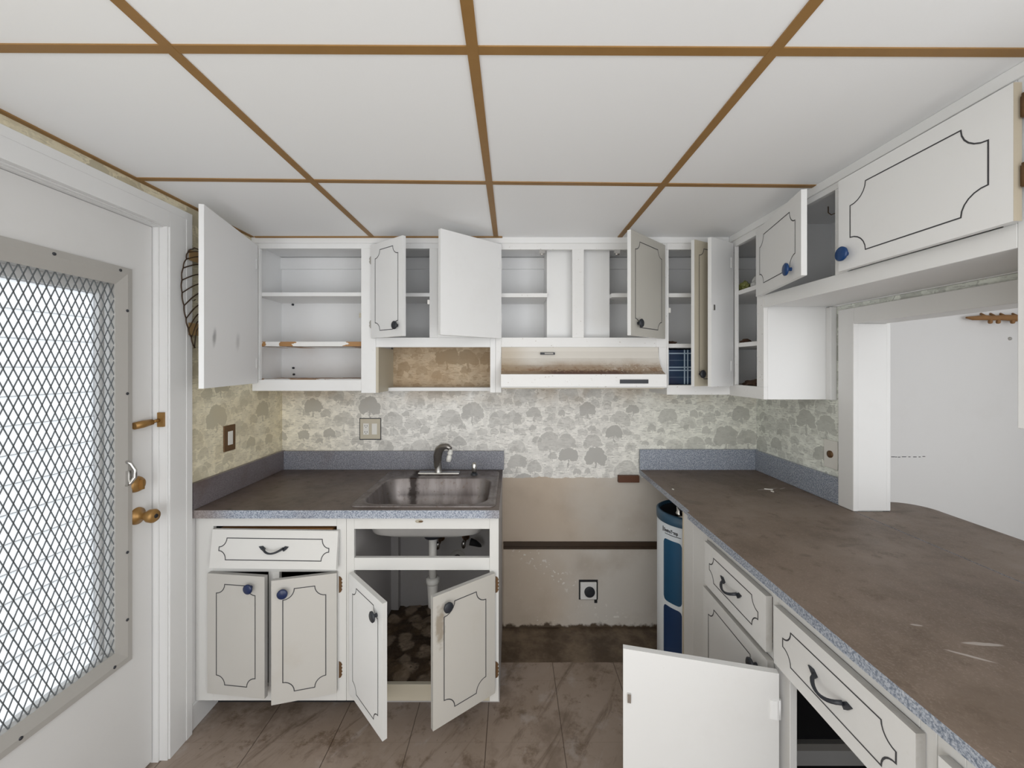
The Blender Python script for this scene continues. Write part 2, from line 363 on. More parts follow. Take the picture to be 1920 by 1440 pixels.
def m_hood():
    t = NT('greasy_hood_enamel')
    x, y, z = t.sep()
    n = t.noise(t.pos, 7, 5, 0.65); nf = t.noise(t.pos, 95, 4, 0.7)
    h = t.smooth(z, 1.60, 1.485)
    f = t.math('MULTIPLY', t.smooth(t.math('ADD', t.math('MULTIPLY', h, 0.75), t.math('MULTIPLY', n, 0.55)), 0.42, 1.02), 0.85)
    c = t.mix(f, (0.62, 0.59, 0.54), (0.28, 0.18, 0.095))
    left = t.math('MULTIPLY', t.smooth(x, 0.12, -0.04), 0.55)
    c = t.mix(left, c, (0.40, 0.31, 0.20))
    c = t.mix(t.math('MULTIPLY', t.math('GREATER_THAN', nf, 0.56), t.math('MULTIPLY', t.smooth(x, 0.40, 0.55), t.math('MULTIPLY', h, 0.6))), c, (0.63, 0.58, 0.52))
    low = t.smooth(t.math('ADD', z, t.math('MULTIPLY', t.math('SUBTRACT', nf, 0.5), 0.05)), 1.512, 1.490)
    mid = t.math('MULTIPLY', t.smooth(x, 0.10, 0.25), t.smooth(x, 0.66, 0.5))
    c = t.mix(t.math('MULTIPLY', low, t.math('ADD', t.math('MULTIPLY', mid, 0.85), 0.25)), c, (0.08, 0.025, 0.010))
    blot = t.smooth(t.noise(t.scale(t.pos, (1, 1, 2)), 24, 4, 0.65), 0.52, 0.62)
    c = t.mix(t.math('MULTIPLY', blot, t.math('MULTIPLY', t.smooth(z, 1.56, 1.50), 0.55)), c, (0.20, 0.10, 0.045))
    return t.fin(c, 0.45)
M['hood'] = m_hood()

def m_chipped(name, base, chipc, sc=18, th=0.66):
    t = NT(name)
    f = t.math('GREATER_THAN', t.noise(t.scale(t.pos, (1, 1, 2.5)), sc, 4, 0.6), th)
    return t.fin(t.mix(f, base, chipc), 0.5)
def m_shelfchip():
    t = NT('shelf_paint_worn_to_wood')
    x, y, z = t.sep()
    nn = t.math('MULTIPLY', t.math('SUBTRACT', t.noise(t.scale(t.pos, (1, 1, 3)), 22, 4), 0.5), 0.10)
    f = 0.0
    for cx, hw in ((-1.175, 0.040), (-0.815, 0.052), (-1.30, 0.012)):
        f = t.math('MAXIMUM', f, t.math('LESS_THAN', t.math('ABSOLUTE', t.math('SUBTRACT', t.math('ADD', x, nn), cx)), hw))
    return t.fin(t.mix(f, (0.78, 0.78, 0.77), (0.36, 0.19, 0.07)), 0.5)
M['shelfchip'] = m_shelfchip()
M['chip'] = m_chipped('chipped_white_paint', (0.78, 0.78, 0.77), (0.30, 0.16, 0.06), 6, 0.53)
M['chipb'] = m_chipped('bottom_board_bare_edge', (0.70, 0.69, 0.67), (0.28, 0.14, 0.05), 9, 0.47)
M['chips'] = m_chipped('lightly_chipped_paint', (0.77, 0.77, 0.765), (0.22, 0.15, 0.09), 60, 0.70)

def m_plaid():
    t = NT('navy_plaid')
    x, y, z = t.sep()
    c = t.mix(t.smooth(t.noise(t.pos, 8), 0.3, 0.7), (0.006, 0.016, 0.055), (0.008, 0.035, 0.085))
    def band(a, p, w, s):
        return t.math('MULTIPLY', t.math('LESS_THAN', t.math('ABSOLUTE', t.math('SUBTRACT', a, p)), w), s)
    f = 0.0
    for p, w, s in ((0.918, 0.0035, 1), (0.935, 0.0035, 1), (0.835, 0.002, .35), (0.976, 0.002, .4)):
        f = t.math('MAXIMUM', f, band(x, p, w, s))
    for p, w, s in ((1.592, 0.0032, .9), (1.518, 0.0032, .9), (1.502, 0.0032, .9), (1.555, 0.002, .2), (1.465, 0.002, .2)):
        f = t.math('MAXIMUM', f, band(z, p, w, s))
    return t.fin(t.mix(f, c, (0.40, 0.50, 0.60)), 0.6)
M['plaid'] = m_plaid()

def m_glass():
    t = NT('frosted_louvre_glass')
    x, y, z = t.sep()
    tr = t.n('ShaderNodeBsdfTranslucent'); tr.inputs[0].default_value = (0.80, 0.82, 0.835, 1)
    tp = t.n('ShaderNodeBsdfTransparent'); tp.inputs[0].default_value = (0.9, 0.92, 0.94, 1)
    mx = t.n('ShaderNodeMixShader'); mx.inputs[0].default_value = 0.38
    t.t.links.new(tr.outputs[0], mx.inputs[1]); t.t.links.new(tp.outputs[0], mx.inputs[2])
    mx2 = t.n('ShaderNodeMixShader'); mx2.inputs[0].default_value = 0.06
    gl = t.n('ShaderNodeBsdfGlossy'); gl.inputs['Roughness'].default_value = 0.3
    t.t.links.new(mx.outputs[0], mx2.inputs[1]); t.t.links.new(gl.outputs[0], mx2.inputs[2])
    t.t.links.new(mx2.outputs[0], t.out.inputs[0])
    return t.m
M['glass'] = m_glass()

# ------------------------------------------------------------------ mesh helpers
class MB:
    def __init__(s): s.b = bmesh.new()
    def box(s, x0, x1, y0, y1, z0, z1, m=0, mat=None):
        if x0 > x1: x0, x1 = x1, x0
        if y0 > y1: y0, y1 = y1, y0
        if z0 > z1: z0, z1 = z1, z0
        vs = [s.b.verts.new((x, y, z)) for x in (x0, x1) for y in (y0, y1) for z in (z0, z1)]
        fs = [(0, 1, 3, 2), (4, 6, 7, 5), (0, 4, 5, 1), (2, 3, 7, 6), (0, 2, 6, 4), (1, 5, 7, 3)]
        for f in fs:
            ff = s.b.faces.new([vs[i] for i in f]); ff.material_index = m
        if mat is not None: bmesh.ops.transform(s.b, matrix=mat, verts=vs)
        return s
    def prism(s, pts, axis, a, bb, m=0, mat=None):
        # pts 2D polygon; axis = extrude axis 'x','y','z'
        def P(p, t):
            if axis == 'x': return (t, p[0], p[1])
            if axis == 'y': return (p[0], t, p[1])
            return (p[0], p[1], t)
        v0 = [s.b.verts.new(P(p, a)) for p in pts]; v1 = [s.b.verts.new(P(p, bb)) for p in pts]
        n = len(pts)
        fs = [s.b.faces.new(v0[::-1]), s.b.faces.new(v1)]
        for i in range(n): fs.append(s.b.faces.new((v0[i], v0[(i + 1) % n], v1[(i + 1) % n], v1[i])))
        for f in fs: f.material_index = m
        if mat is not None: bmesh.ops.transform(s.b, matrix=mat, verts=v0 + v1)
        return s
    def lathe(s, prof, seg=24, mat=None, m=0, cap=True):
        rings = []
        for r, z in prof:
            rings.append([s.b.verts.new((r * math.cos(2 * PI * i / seg), r * math.sin(2 * PI * i / seg), z)) for i in range(seg)])
        for k in range(len(rings) - 1):
            for i in range(seg):
                j = (i + 1) % seg
                f = s.b.faces.new((rings[k][i], rings[k][j], rings[k + 1][j], rings[k + 1][i])); f.material_index = m; f.smooth = True
        if cap:
            f = s.b.faces.new(rings[0][::-1]); f.material_index = m
            f = s.b.faces.new(rings[-1]); f.material_index = m
        if mat is not None: bmesh.ops.transform(s.b, matrix=mat, verts=[v for r in rings for v in r])
        return s
    def tube(s, pts, r, seg=8, m=0, closed=False):
        pts = [Vector(p) for p in pts]; n = len(pts); rings = []
        rs = r if isinstance(r, (list, tuple)) else [r] * n
        up = None
        for i, p in enumerate(pts):
            if closed: d = pts[(i + 1) % n] - pts[i - 1]
            else: d = pts[min(i + 1, n - 1)] - pts[max(i - 1, 0)]
            d.normalize()
            if up is None:
                up = Vector((0, 0, 1)) if abs(d.z) < 0.9 else Vector((1, 0, 0))
            a = d.cross(up)
            if a.length < 1e-5: a = d.orthogonal()
            a.normalize(); bq = a.cross(d).normalized(); up = bq
            rings.append([s.b.verts.new(p + (a * math.cos(2 * PI * k / seg) + bq * math.sin(2 * PI * k / seg)) * rs[i]) for k in range(seg)])
        rng = range(n if closed else n - 1)
        for i in rng:
            for k in range(seg):
                j = (k + 1) % seg
                f = s.b.faces.new((rings[i][k], rings[(i + 1) % n][k], rings[(i + 1) % n][j], rings[i][j])); f.material_index = m; f.smooth = True
        if not closed:
            f = s.b.faces.new(rings[0][::-1]); f.material_index = m
            f = s.b.faces.new(rings[-1]); f.material_index = m
        return s
    def strip(s, pts, w, fn, m=0):
        """closed ribbon along 2D pts, width w, mapped by fn(x, z)"""
        n = len(pts); inn = []; out = []
        for i in range(n):
            p = Vector(pts[i]); a = (Vector(pts[i]) - Vector(pts[i - 1])).normalized(); b = (Vector(pts[(i + 1) % n]) - Vector(pts[i])).normalized()
            na = Vector((-a.y, a.x)); nb = Vector((-b.y, b.x)); q = (na + nb)
            if q.length < 1e-4: q = na
            q.normalize(); c = max(0.5, q.dot(na)); q = q * (w / 2 / c)
            inn.append(s.b.verts.new(fn(*(p + q)))); out.append(s.b.verts.new(fn(*(p - q))))
        for i in range(n):
            j = (i + 1) % n
            f = s.b.faces.new((inn[i], inn[j], out[j], out[i])); f.material_index = m
        return s

def newobj(name, mb, mats, parent=None, loc=None, rot=None, bevel=0.0, smooth=False, recalc=True, up_slot=None, solid=0.0):
    b = mb.b
    if recalc: bmesh.ops.recalc_face_normals(b, faces=b.faces)
    base = Vector((0, 0, 0))
    if parent is not None and loc is None:
        base = Vector(parent.get('_w', (0, 0, 0)))
        bmesh.ops.translate(b, vec=-base, verts=b.verts)
    if parent is None and loc is None:
        xs = [v.co for v in b.verts]
        base = Vector(((min(v.x for v in xs) + max(v.x for v in xs)) / 2, (min(v.y for v in xs) + max(v.y for v in xs)) / 2, min(v.z for v in xs)))
        bmesh.ops.translate(b, vec=-base, verts=b.verts); loc = base
    if up_slot is not None:
        for f in b.faces:
            if f.normal.z > 0.9: f.material_index = up_slot
    me = bpy.data.meshes.new(name); b.to_mesh(me); b.free()
    for k in (mats if isinstance(mats, (list, tuple)) else [mats]): me.materials.append(M[k])
    o = bpy.data.objects.new(name, me); COL.objects.link(o)
    if smooth:
        for p in me.polygons: p.use_smooth = True
    if parent is not None: o.parent = parent
    if loc is not None: o.location = loc
    if rot is not None: o.rotation_euler = rot
    if solid:
        md = o.modifiers.new('solid', 'SOLIDIFY'); md.thickness = solid; md.offset = -1
    if bevel:
        md = o.modifiers.new('bevel', 'BEVEL'); md.width = bevel; md.segments = 2; md.limit_method = 'ANGLE'; md.angle_limit = math.radians(50)
    o['_w'] = tuple(base)
    return o

def tag(o, label, cat, group=None):
    o['label'] = label; o['category'] = cat
    if group: o['group'] = group
    return o
def thing(name, label, cat, loc, group=None):
    o = bpy.data.objects.new(name, None); COL.objects.link(o); o.location = loc; o['_w'] = tuple(loc); o.empty_display_size = 0.05
    return tag(o, label, cat, group)
def struct(name, mb, mats, parent=None, **k):
    o = newobj(name, mb, mats, parent, **k)
    if parent is None: o['kind'] = 'structure'
    return o
def R4(axis, deg): return Matrix.Rotation(math.radians(deg), 4, axis)
def T4(x, y, z): return Matrix.Translation((x, y, z))
def LX(px, d): return (px - 960) / FPX * d
def LZ(py, d): return CAMH - (py - HOR) / FPX * d

# decorative routed line with concave corners
def groove_pts(x0, x1, z0, z1, rx, rz, n=6):
    pts = []
    for (cx, cz, a0) in ((x0, z0, 90), (x1, z0, 180), (x1, z1, 270), (x0, z1, 360)):
        seq = []
        for i in range(n + 1):
            a = math.radians(a0 - 90 * i / n)
            seq.append((cx + rx * math.cos(a), cz + rz * math.sin(a)))
        # lower-left: from (x0, z0+rz) to (x0+rx, z0)
        pts += seq
    return pts

def door(parent, hinge, free, z0, z1, side, mats=('white', 'white', 'groove'), style='door', knob=None, knob_mat='black',
         name='door', edge=None, margin=0.038, r=0.045, t=0.018, label=None, hinges=True, back_mat=None, latch=False):
    """side -1: hinged on the left as seen from outside, +1: on the right. local x runs hinge -> free edge, pivot on the outer face"""
    w = Vector(parent['_w'])
    hx, hy = hinge; dx, dy = free[0] - hx, free[1] - hy
    L = math.hypot(dx, dy); ang = math.atan2(dy, dx); s = side
    h = z1 - z0
    mb = MB()
    mb.box(0, L, 0, -s * t, 0, h, 0)
    if style:
        rx, rz = r, min(r, h * 0.33)
        pts = groove_pts(margin, L - margin, margin, h - margin, rx, rz)
        mb.strip(pts, 0.0036, lambda a, c: (a, s * 0.0005, c), 1)
    o = newobj(name, mb, [mats[0], mats[2]], parent, loc=(hx - w.x, hy - w.y, z0 - w.z), rot=(0, 0, ang), bevel=0.0, recalc=False)
    me = o.data
    bm = bmesh.new(); bm.from_mesh(me); bmesh.ops.recalc_face_normals(bm, faces=bm.faces); bm.to_mesh(me); bm.free()
    if back_mat:
        me.materials.append(M[back_mat])
        for p in me.polygons:
            if p.normal.y * -s > 0.9 and p.area > 0.02: p.material_index = 2
    if edge:
        k_ = len(me.materials); me.materials.append(M[edge])
        for p in me.polygons:
            if p.area > 0.002 and (abs(p.normal.z) > 0.9 or abs(p.normal.x) > 0.9): p.material_index = k_
    if label: o['label'] = label
    if knob:
        kx, kz = knob
        k = MB(); kr = 0.0235 if knob_mat == 'blue' else 0.020
        mtx = T4(kx if kx > 0 else L + kx, 0, kz if kz > 0 else h + kz) @ R4('X', -90 * s)
        k.lathe([(0.007, 0.0), (0.006, 0.010), (0.009, 0.013), (kr * 0.97, 0.016), (kr, 0.021), (kr * 0.8, 0.024), (0.0, 0.0245)], 24, mtx, cap=False)
        newobj('knob', k, knob_mat, o, loc=(0, 0, 0))
    if hinges:
        for hz in (0.10, h - 0.10 if h > 0.28 else h - 0.06):
            k = MB(); k.box(0.004, 0.022, -s * t, -s * (t + 0.002), hz - 0.025, hz + 0.025)
            k.lathe([(0.004, hz - 0.027), (0.004, hz + 0.027)], 10, T4(-0.003, -s * t * 0.7, 0))
            newobj('hinge', k, 'white', o, loc=(0, 0, 0))
    if latch:
        k = MB(); k.box(L - 0.022, L - 0.012, -s * t, -s * (t + 0.006), h * latch - 0.013, h * latch + 0.013)
        newobj('strike_plate', k, 'chrome', o, loc=(0, 0, 0))
    return o

def frame_hinge(parent, pos, mat='bronze', axis='y', flip=1, hh=0.07):
    """ornate hinge leaf lying on a face frame: outline scalloped on one side"""
    x, y, z = pos
    pts = [(0, -hh / 2), (0.008, -hh / 2 + 0.004), (0.013, -hh / 2 + 0.014), (0.009, -hh / 2 + 0.021), (0.014, -0.008), (0.010, 0),
           (0.014, 0.008), (0.009, hh / 2 - 0.021), (0.013, hh / 2 - 0.014), (0.008, hh / 2 - 0.004), (0, hh / 2)]
    k = MB()
    if axis == 'y': k.prism([(x + flip * a, z + c) for a, c in pts], 'y', y - 0.003, y)
    else: k.prism([(y + flip * a, z + c) for a, c in pts], 'x', x - 0.003, x)
    return newobj('hinge', k, mat, parent)

def pull(parent, L, h, s):
    """curved iron bail pull on a drawer front, in the front's local frame"""
    k = MB(); c = L / 2; pts = []; rs = []
    for i in range(13):
        u = -1 + 2 * i / 12
        pts.append((c + u * 0.040, s * (0.004 + 0.022 * (1 - u * u) ** 0.6 if abs(u) < 1 else 0.004), h * 0.5 - 0.014 * (1 - u * u) + 0.006)); rs.append(0.0035 + 0.0015 * abs(u))
    k.tube(pts, rs, 8)
    for sg in (-1, 1):
        cx = c + sg * 0.044
        k.prism([(cx + sg * 0.018, h * 0.5 + 0.012), (cx + sg * 0.002, h * 0.5 + 0.014), (cx - sg * 0.010, h * 0.5 + 0.003), (cx - sg * 0.002, h * 0.5 - 0.007), (cx + sg * 0.008, h * 0.5 + 0.0)], 'y', 0, s * 0.004)
    return newobj('pull_handle', k, 'black', parent, loc=(0, 0, 0))

# ------------------------------------------------------------------ room shell
XL, XR, YB, ZC = -1.345, 1.43, 2.31, 2.19
struct('floor', MB().box(-1.6, 4.4, -0.9, 2.9, -0.06, 0.0), 'floor')
struct('ceiling', MB().box(-1.5, 4.4, -1.0, 2.9, ZC, ZC + 0.06), 'ceil')
mb = MB(); mb.box(XL - 0.13, XR, YB, YB + 0.1, 0.0, ZC)
struct('wall_back', mb, 'backwall')
# lower plaster panel and the wood strip behind the missing stove
mb = MB(); mb.box(-0.05, 0.99, YB - 0.006, YB, 0.0, 0.455); struct('wall_back_lower_panel', mb, 'plaster')
mb = MB(); mb.box(-0.05, 0.99, YB - 0.012, YB, 0.458, 0.470); mb.box(-0.05, 0.99, YB - 0.006, YB, 0.470, 0.486); mb.box(-0.05, 0.99, YB - 0.012, YB, 0.486, 0.499)
struct('trim_1', mb, 'woodd')
# left wall: kitchen side papered, with the doorway left open
mb = MB()
mb.box(XL - 0.13, XL, 1.527, YB, 0.0, ZC); mb.box(XL - 0.13, XL, 0.66, 1.527, 2.085, ZC); mb.box(XL - 0.13, XL, -1.0, 0.66, 0.0, ZC)
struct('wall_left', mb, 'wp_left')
mb = MB(); mb.box(XL, XL + 0.004, 1.634, 1.80, 0.105, 0.885); struct('wall_left_lower_plaster', mb, 'wallw')
mb = MB(); mb.box(XL, XL + 0.012, 1.634, 1.80, 0.0, 0.105); struct('baseboard_left', mb, 'trimw', bevel=0.003)
# right wall with the pass-through opening
mb = MB()
mb.box(XR, XR + 0.115, 1.645, YB, 0.0, ZC); mb.box(XR, XR + 0.115, 0.279, 1.645, 1.712, ZC)
mb.box(XR, XR + 0.115, 0.28, 1.645, 0.0, 0.8965); mb.box(XR, XR + 0.115, -0.2, 0.279, 0.0, ZC)
struct('wall_right', mb, 'wp_right')
mb = MB()  # jamb and header lining, casing
mb.box(XR - 0.02, XR + 0.12, 1.63, 1.645, 0.9235, 1.70); mb.box(XR + 0.115, XR + 0.135, 1.63, 1.70, 0.9235, 1.765)
mb.box(XR - 0.02, XR + 0.12, 0.45, 1.645, 1.70, 1.712)
struct('trim_2', mb, 'trimw', bevel=0.004)
mb = MB()
mb.box(XR - 0.022, XR, 1.628, 1.705, 0.9235, 1.765); mb.box(XR - 0.022, XR, 0.45, 1.628, 1.698, 1.765)
struct('trim_3', mb, 'trimw', bevel=0.003)
# neighbouring room seen through the opening
struct('wall_far', MB().box(1.43, 4.4, 2.6, 2.7, 0.0, ZC), 'wallw')
struct('wall_side_far', MB().box(1.545, 1.56, 1.76, 2.6, 0.0, ZC), 'wallw')
struct('wall_far_right', MB().box(4.3, 4.4, -0.2, 2.6, 0.0, ZC), 'wallw')  # unseen wall, added to keep side daylight off wall_far

# ceiling strips (tan battens over the panel joints)
def strip_obj(n, p0, p1, w=0.024, th=0.0035):
    d = (Vector(p1) - Vector(p0)); nrm = Vector((-d.y, d.x)).normalized() * w / 2
    pts = [(p0[0] + nrm.x, p0[1] + nrm.y), (p1[0] + nrm.x, p1[1] + nrm.y), (p1[0] - nrm.x, p1[1] - nrm.y), (p0[0] - nrm.x, p0[1] - nrm.y)]
    return struct('trim_%d' % n, MB().prism(pts, 'z', ZC - th, ZC + 0.001), 'strip')
for i, x in enumerate((-0.719, -0.083, 0.555)):
    strip_obj(4 + i, (x, -0.9), (x, 2.03))
strip_obj(7, (-1.34, 1.405), (1.12, 1.461), 0.022, 0.003)
strip_obj(8, (-1.34, 0.826), (1.42, 0.841), 0.022, 0.003)
strip_obj(9, (-1.34, 0.22), (1.42, 0.235), 0.022, 0.003)
struct('trim_10', MB().box(XL + 0.0001, XL + 0.019, -0.9, 2.03, ZC - 0.004, ZC + 0.001), 'strip')
struct('trim_11', MB().box(-1.32, -0.05, 2.022, 2.036, ZC - 0.006, ZC), 'strip')

# ------------------------------------------------------------------ exterior door on the left
mb = MB()
mb.box(XL, XL + 0.02, 1.529, 1.634, 0.0, 2.150); mb.box(XL, XL + 0.02, 0.55, 1.529, 2.062, 2.150)
mb.box(XL + 0.02, XL + 0.022, 1.605, 1.634, 0.0, 2.150); mb.box(XL + 0.02, XL + 0.022, 0.55, 1.605, 2.121, 2.150)
mb.box(XL - 0.015, XL + 0.014, 1.523, 1.529, 0.0, 2.068); mb.box(XL - 0.015, XL - 0.0005, 0.62, 1.5225, 2.0585, 2.084)
mb.box(XL - 0.10, XL - 0.015, 1.5155, 1.529, 0.0, 2.062); mb.box(XL - 0.10, XL - 0.0155, 0.62, 1.515, 2.0565, 2.084)
struct('trim_12', mb, 'trimw', bevel=0.0025)
D = bpy.data.objects.new('door_1', None); COL.objects.link(D); D.location = (-1.40, 1.51, 0.01); D['_w'] = (-1.40, 1.51, 0.01); D['kind'] = 'structure'
D['label'] = 'white exterior door with a louvred window behind diamond security mesh'
mb = MB()
xa, xb = -1.42, -1.38
mb.box(xa, xb, 1.374, 1.512, 0.012, 2.055); mb.box(xa, xb, 0.70, 0.84, 0.012, 2.055)
mb.box(xa, xb, 0.84, 1.374, 0.012, 0.523); mb.box(xa, xb, 0.84, 1.374, 1.81, 2.055)
newobj('door_slab', mb, 'door', D)
def bevframe(y0, y1, z0, z1, wy, wz0, wz1, xo, xi):
    """four mitred strips sloping from xo (outer) to xi (inner)"""
    mb = MB(); b = mb.b
    O = [(y0, z0), (y1, z0), (y1, z1), (y0, z1)]; I = [(y0 + wy, z0 + wz0), (y1 - wy, z0 + wz0), (y1 - wy, z1 - wz1), (y0 + wy, z1 - wz1)]
    Mi = [((a[0] * 2 + c[0]) / 3, (a[1] * 2 + c[1]) / 3) for a, c in zip(O, I)]
    R = [[b.verts.new((x, p[0], p[1])) for p in pp] for x, pp in ((-1.3795, O), (xo, O), (xo + 0.001, Mi), (xi, I), (-1.40, I))]
    for k in range(4):
        for i in range(4):
            j = (i + 1) % 4; b.faces.new((R[k][i], R[k][j], R[k + 1][j], R[k + 1][i]))
    return mb
fr = newobj('window_frame', bevframe(0.79, 1.424, 0.467, 1.872, 0.052, 0.058, 0.064, -1.370, -1.379), 'frameg', D)
for (sy, sz) in ((1.405, 1.72), (1.405, 1.425), (1.405, 0.86), (1.405, 1.18), (1.38, 1.858), (1.18, 1.858), (1.36, 0.485), (1.10, 0.485), (1.405, 0.62)):
    newobj('screw', MB().lathe([(0.005, 0), (0.005, 0.002), (0.0, 0.003)], 10, T4(-1.3695, sy, sz) @ R4('Y', 90), cap=False), 'black', D)
# expanded metal mesh, diamonds 22 x 54 mm
mb = MB()
cw, chh = 0.02225, 0.0545; y0, z0 = 0.84, 0.523; ny = 24; nz = 24
for i in range(ny * 2):
    for j in range(nz * 2):
        ya = y0 + i * cw / 2; za = z0 + j * chh / 2 * (1.287 / (nz * chh)); zb = z0 + (j + 1) * chh / 2 * (1.287 / (nz * chh)); yb2 = ya + cw / 2
        a, c = ((ya, za), (yb2, zb)) if (i + j) % 2 == 0 else ((ya, zb), (yb2, za))
        d = Vector((c[0] - a[0], c[1] - a[1])).normalized(); n = Vector((-d.y, d.x)) * 0.0011
        dx = 0.0012
        vs = []
        for X in (-1.386, -1.3835):
            for p, sgn in ((a, 1), (c, 1), (c, -1), (a, -1)):
                vs.append(mb.b.verts.new((X, p[0] + n.x * sgn, p[1] + n.y * sgn)))
        mb.b.faces.new((vs[4], vs[5], vs[6], vs[7])); mb.b.faces.new((vs[0], vs[1], vs[5], vs[4])); mb.b.faces.new((vs[3], vs[2], vs[6], vs[7])); mb.b.faces.new((vs[0], vs[3], vs[2], vs[1]))
newobj('security_mesh', mb, 'meshg', D, recalc=False)
# louvred glass and its channel
mb = MB(); z = 0.505
k = 0
while z < 1.83:
    mt = T4(-1.445, 0, z) @ R4('Y', 2)
    mb.box(-0.002, 0.002, 0.80, 1.362, 0.0012, 0.0845, 0, mt); mb.box(-0.0022, 0.0022, 0.80, 1.362, 0, 0.0012, 1, mt); z += 0.0845; k += 1
newobj('louvre_glass', mb, ['glass', 'frameg'], D)
mb = MB(); mb.box(-1.455, -1.425, 1.362, 1.41, 0.48, 1.86); mb.box(-1.425, -1.420, 1.385, 1.41, 0.48, 1.86); mb.box(-1.455, -1.425, 0.80, 1.362, 0.48, 0.50); mb.box(-1.455, -1.425, 0.80, 1.362, 1.775, 1.86)
newobj('louvre_frame', mb, 'trimw', D)
RX = R4('Y', 90)
kb = newobj('door_knob', MB().lathe([(0.031, 0), (0.030, 0.006), (0.018, 0.012), (0.012, 0.022), (0.015, 0.034), (0.023, 0.046), (0.025, 0.062), (0.020, 0.070), (0.0, 0.071)], 28, T4(-1.38, 1.452, 0.972) @ RX, cap=False), 'brass', D)
newobj('keyhole', MB().lathe([(0.008, 0), (0.007, 0.002), (0.0, 0.0021)], 12, T4(-1.3095, 1.452, 0.972) @ RX, cap=False), 'dark', kb, loc=None)
newobj('deadbolt', MB().lathe([(0.030, 0), (0.028, 0.008), (0.024, 0.016), (0.0, 0.017)], 28, T4(-1.38, 1.447, 1.090) @ RX, cap=False).box(-1.366, -1.350, 1.443, 1.451, 1.072, 1.108), 'brass', D)
mb = MB(); mb.box(-1.38, -1.377, 1.396, 1.404, 1.065, 1.205)
mb.tube([(-1.377, 1.402, 1.185), (-1.362, 1.41, 1.175), (-1.352, 1.416, 1.15), (-1.352, 1.416, 1.125), (-1.362, 1.41, 1.105), (-1.377, 1.402, 1.098)], 0.006, 10)
mb.box(-1.377, -1.362, 1.40, 1.412, 1.10, 1.15)
newobj('latch_handle', mb, 'chrome', D)
mb = MB(); mb.tube([(-1.372, 1.432, 1.305), (-1.366, 1.46, 1.308), (-1.360, 1.492, 1.312)], [0.013, 0.014, 0.011], 12); mb.tube([(-1.360, 1.492, 1.312), (-1.352, 1.512, 1.316)], 0.006, 8)
newobj('slide_bolt', mb, 'brass', D)
mb = MB(); mb.box(-1.36, -1.338, 1.512, 1.5225, 1.290, 1.345); newobj('bolt_keeper', mb, 'brass', D)

# wire shell hung beside the door, mostly hidden by the open cabinet door
mb = MB()
cy = 1.638; X0 = -1.313
prof = [(2.003, 0.018), (1.985, 0.038), (1.955, 0.046), (1.915, 0.062), (1.865, 0.068), (1.815, 0.067), (1.765, 0.058), (1.715, 0.048), (1.675, 0.036), (1.64, 0.022), (1.60, 0.006)]
for i in range(len(prof) - 1):
    (za, wa), (zb, wb) = prof[i], prof[i + 1]
    # bulging left edge, crossing bar, bulging right edge: one closed lobe
    pts = []
    for k in range(9):
        u = k / 8; pts.append((X0 + 0.006 * math.sin(PI * u), cy - (wa + (wb - wa) * u) - 0.011 * math.sin(PI * u), za + (zb - za) * u))
    tilt = 0.02 + 0.055 * min(1, i / 5)
    for k in range(1, 9):
        u = k / 8; pts.append((X0, cy - wb + 2 * wb * u, zb + tilt * math.sin(u * PI / 2)))
    mb.tube(pts, 0.0024, 6)
    pts = [(X0, cy + (wa + (wb - wa) * k / 8) + 0.006 * math.sin(PI * k / 8), za + tilt + (zb - za) * k / 8) for k in range(9)]
    mb.tube(pts, 0.0024, 6)
mb.tube([(X0, cy - 0.018, 2.003), (X0, cy - 0.006, 2.012), (X0, cy + 0.018, 2.012), (X0, cy + 0.03, 2.0)], 0.0024, 6)
for zz in (1.99, 1.60, 1.80): mb.tube([(-1.345, cy + 0.03, zz), (X0, cy, zz)], 0.0018, 5)
sh = thing('wire_wall_ornament', 'dark brown wire shell ornament hanging on the wall behind the tall open cabinet door', 'ornament', (-1.33, cy, 1.60))
newobj('wire_outline', mb, 'rope', sh)
for (za, zb, w) in ((1.955, 1.998, 0.032), (1.650, 1.700, 0.034)):
    newobj('cane_fill', MB().box(X0 - 0.002, X0 + 0.001, cy - w, cy + w, za, zb), 'cane', sh)

# ------------------------------------------------------------------ upper cabinets, back run
YF = 2.04; YD = YF - 0.0185   # face-frame front, door outer face
Z0, Z1 = 1.396, ZC
def fbox(mb, x0, x1, z0, z1, y0=YF, y1=YF + 0.019): mb.box(x0, x1, y0, y1, z0, z1)

# A: three-shelf cabinet beside the left wall
A = thing('upper_cabinet', 'open white wall cabinet with three shelf spaces and its plain tall door swung left', 'cabinet', (-1.03, 2.17, Z0))
mb = MB()
fbox(mb, -1.3435, -1.304, 1.454, 2.132); fbox(mb, -0.780, -0.704, Z0 - 0.011, 2.132); fbox(mb, -1.3435, -0.704, 2.132, ZC); fbox(mb, -1.3435, -0.780, Z0, 1.454)
newobj('face_frame', mb, 'white', A, bevel=0.0015)
mb = MB(); mb.box(-1.3435, -1.336, YF + 0.019, 2.29, 1.43, ZC - 0.02); mb.box(-0.720, -0.704, YF + 0.019, 2.302, 1.385, ZC - 0.02)
mb.box(-1.336, -0.720, 2.290, 2.302, 1.44, ZC - 0.02); mb.box(-1.336, -0.720, YF + 0.019, 2.29, ZC - 0.035, ZC - 0.02)
mb.box(-1.336, -0.720, 2.278, 2.29, 2.085, 2.15)
newobj('carcass', mb, 'inner', A)
mb = MB(); mb.box(-1.336, -0.7205, YF + 0.0195, 2.2895, 1.4405, 1.458); newobj('bottom_board', mb, 'chipb', A)
mb = MB(); mb.box(-1.336, -0.7205, YF + 0.0195, 2.289, 1.889, 1.909); newobj('shelf', mb, 'white', A, bevel=0.001)
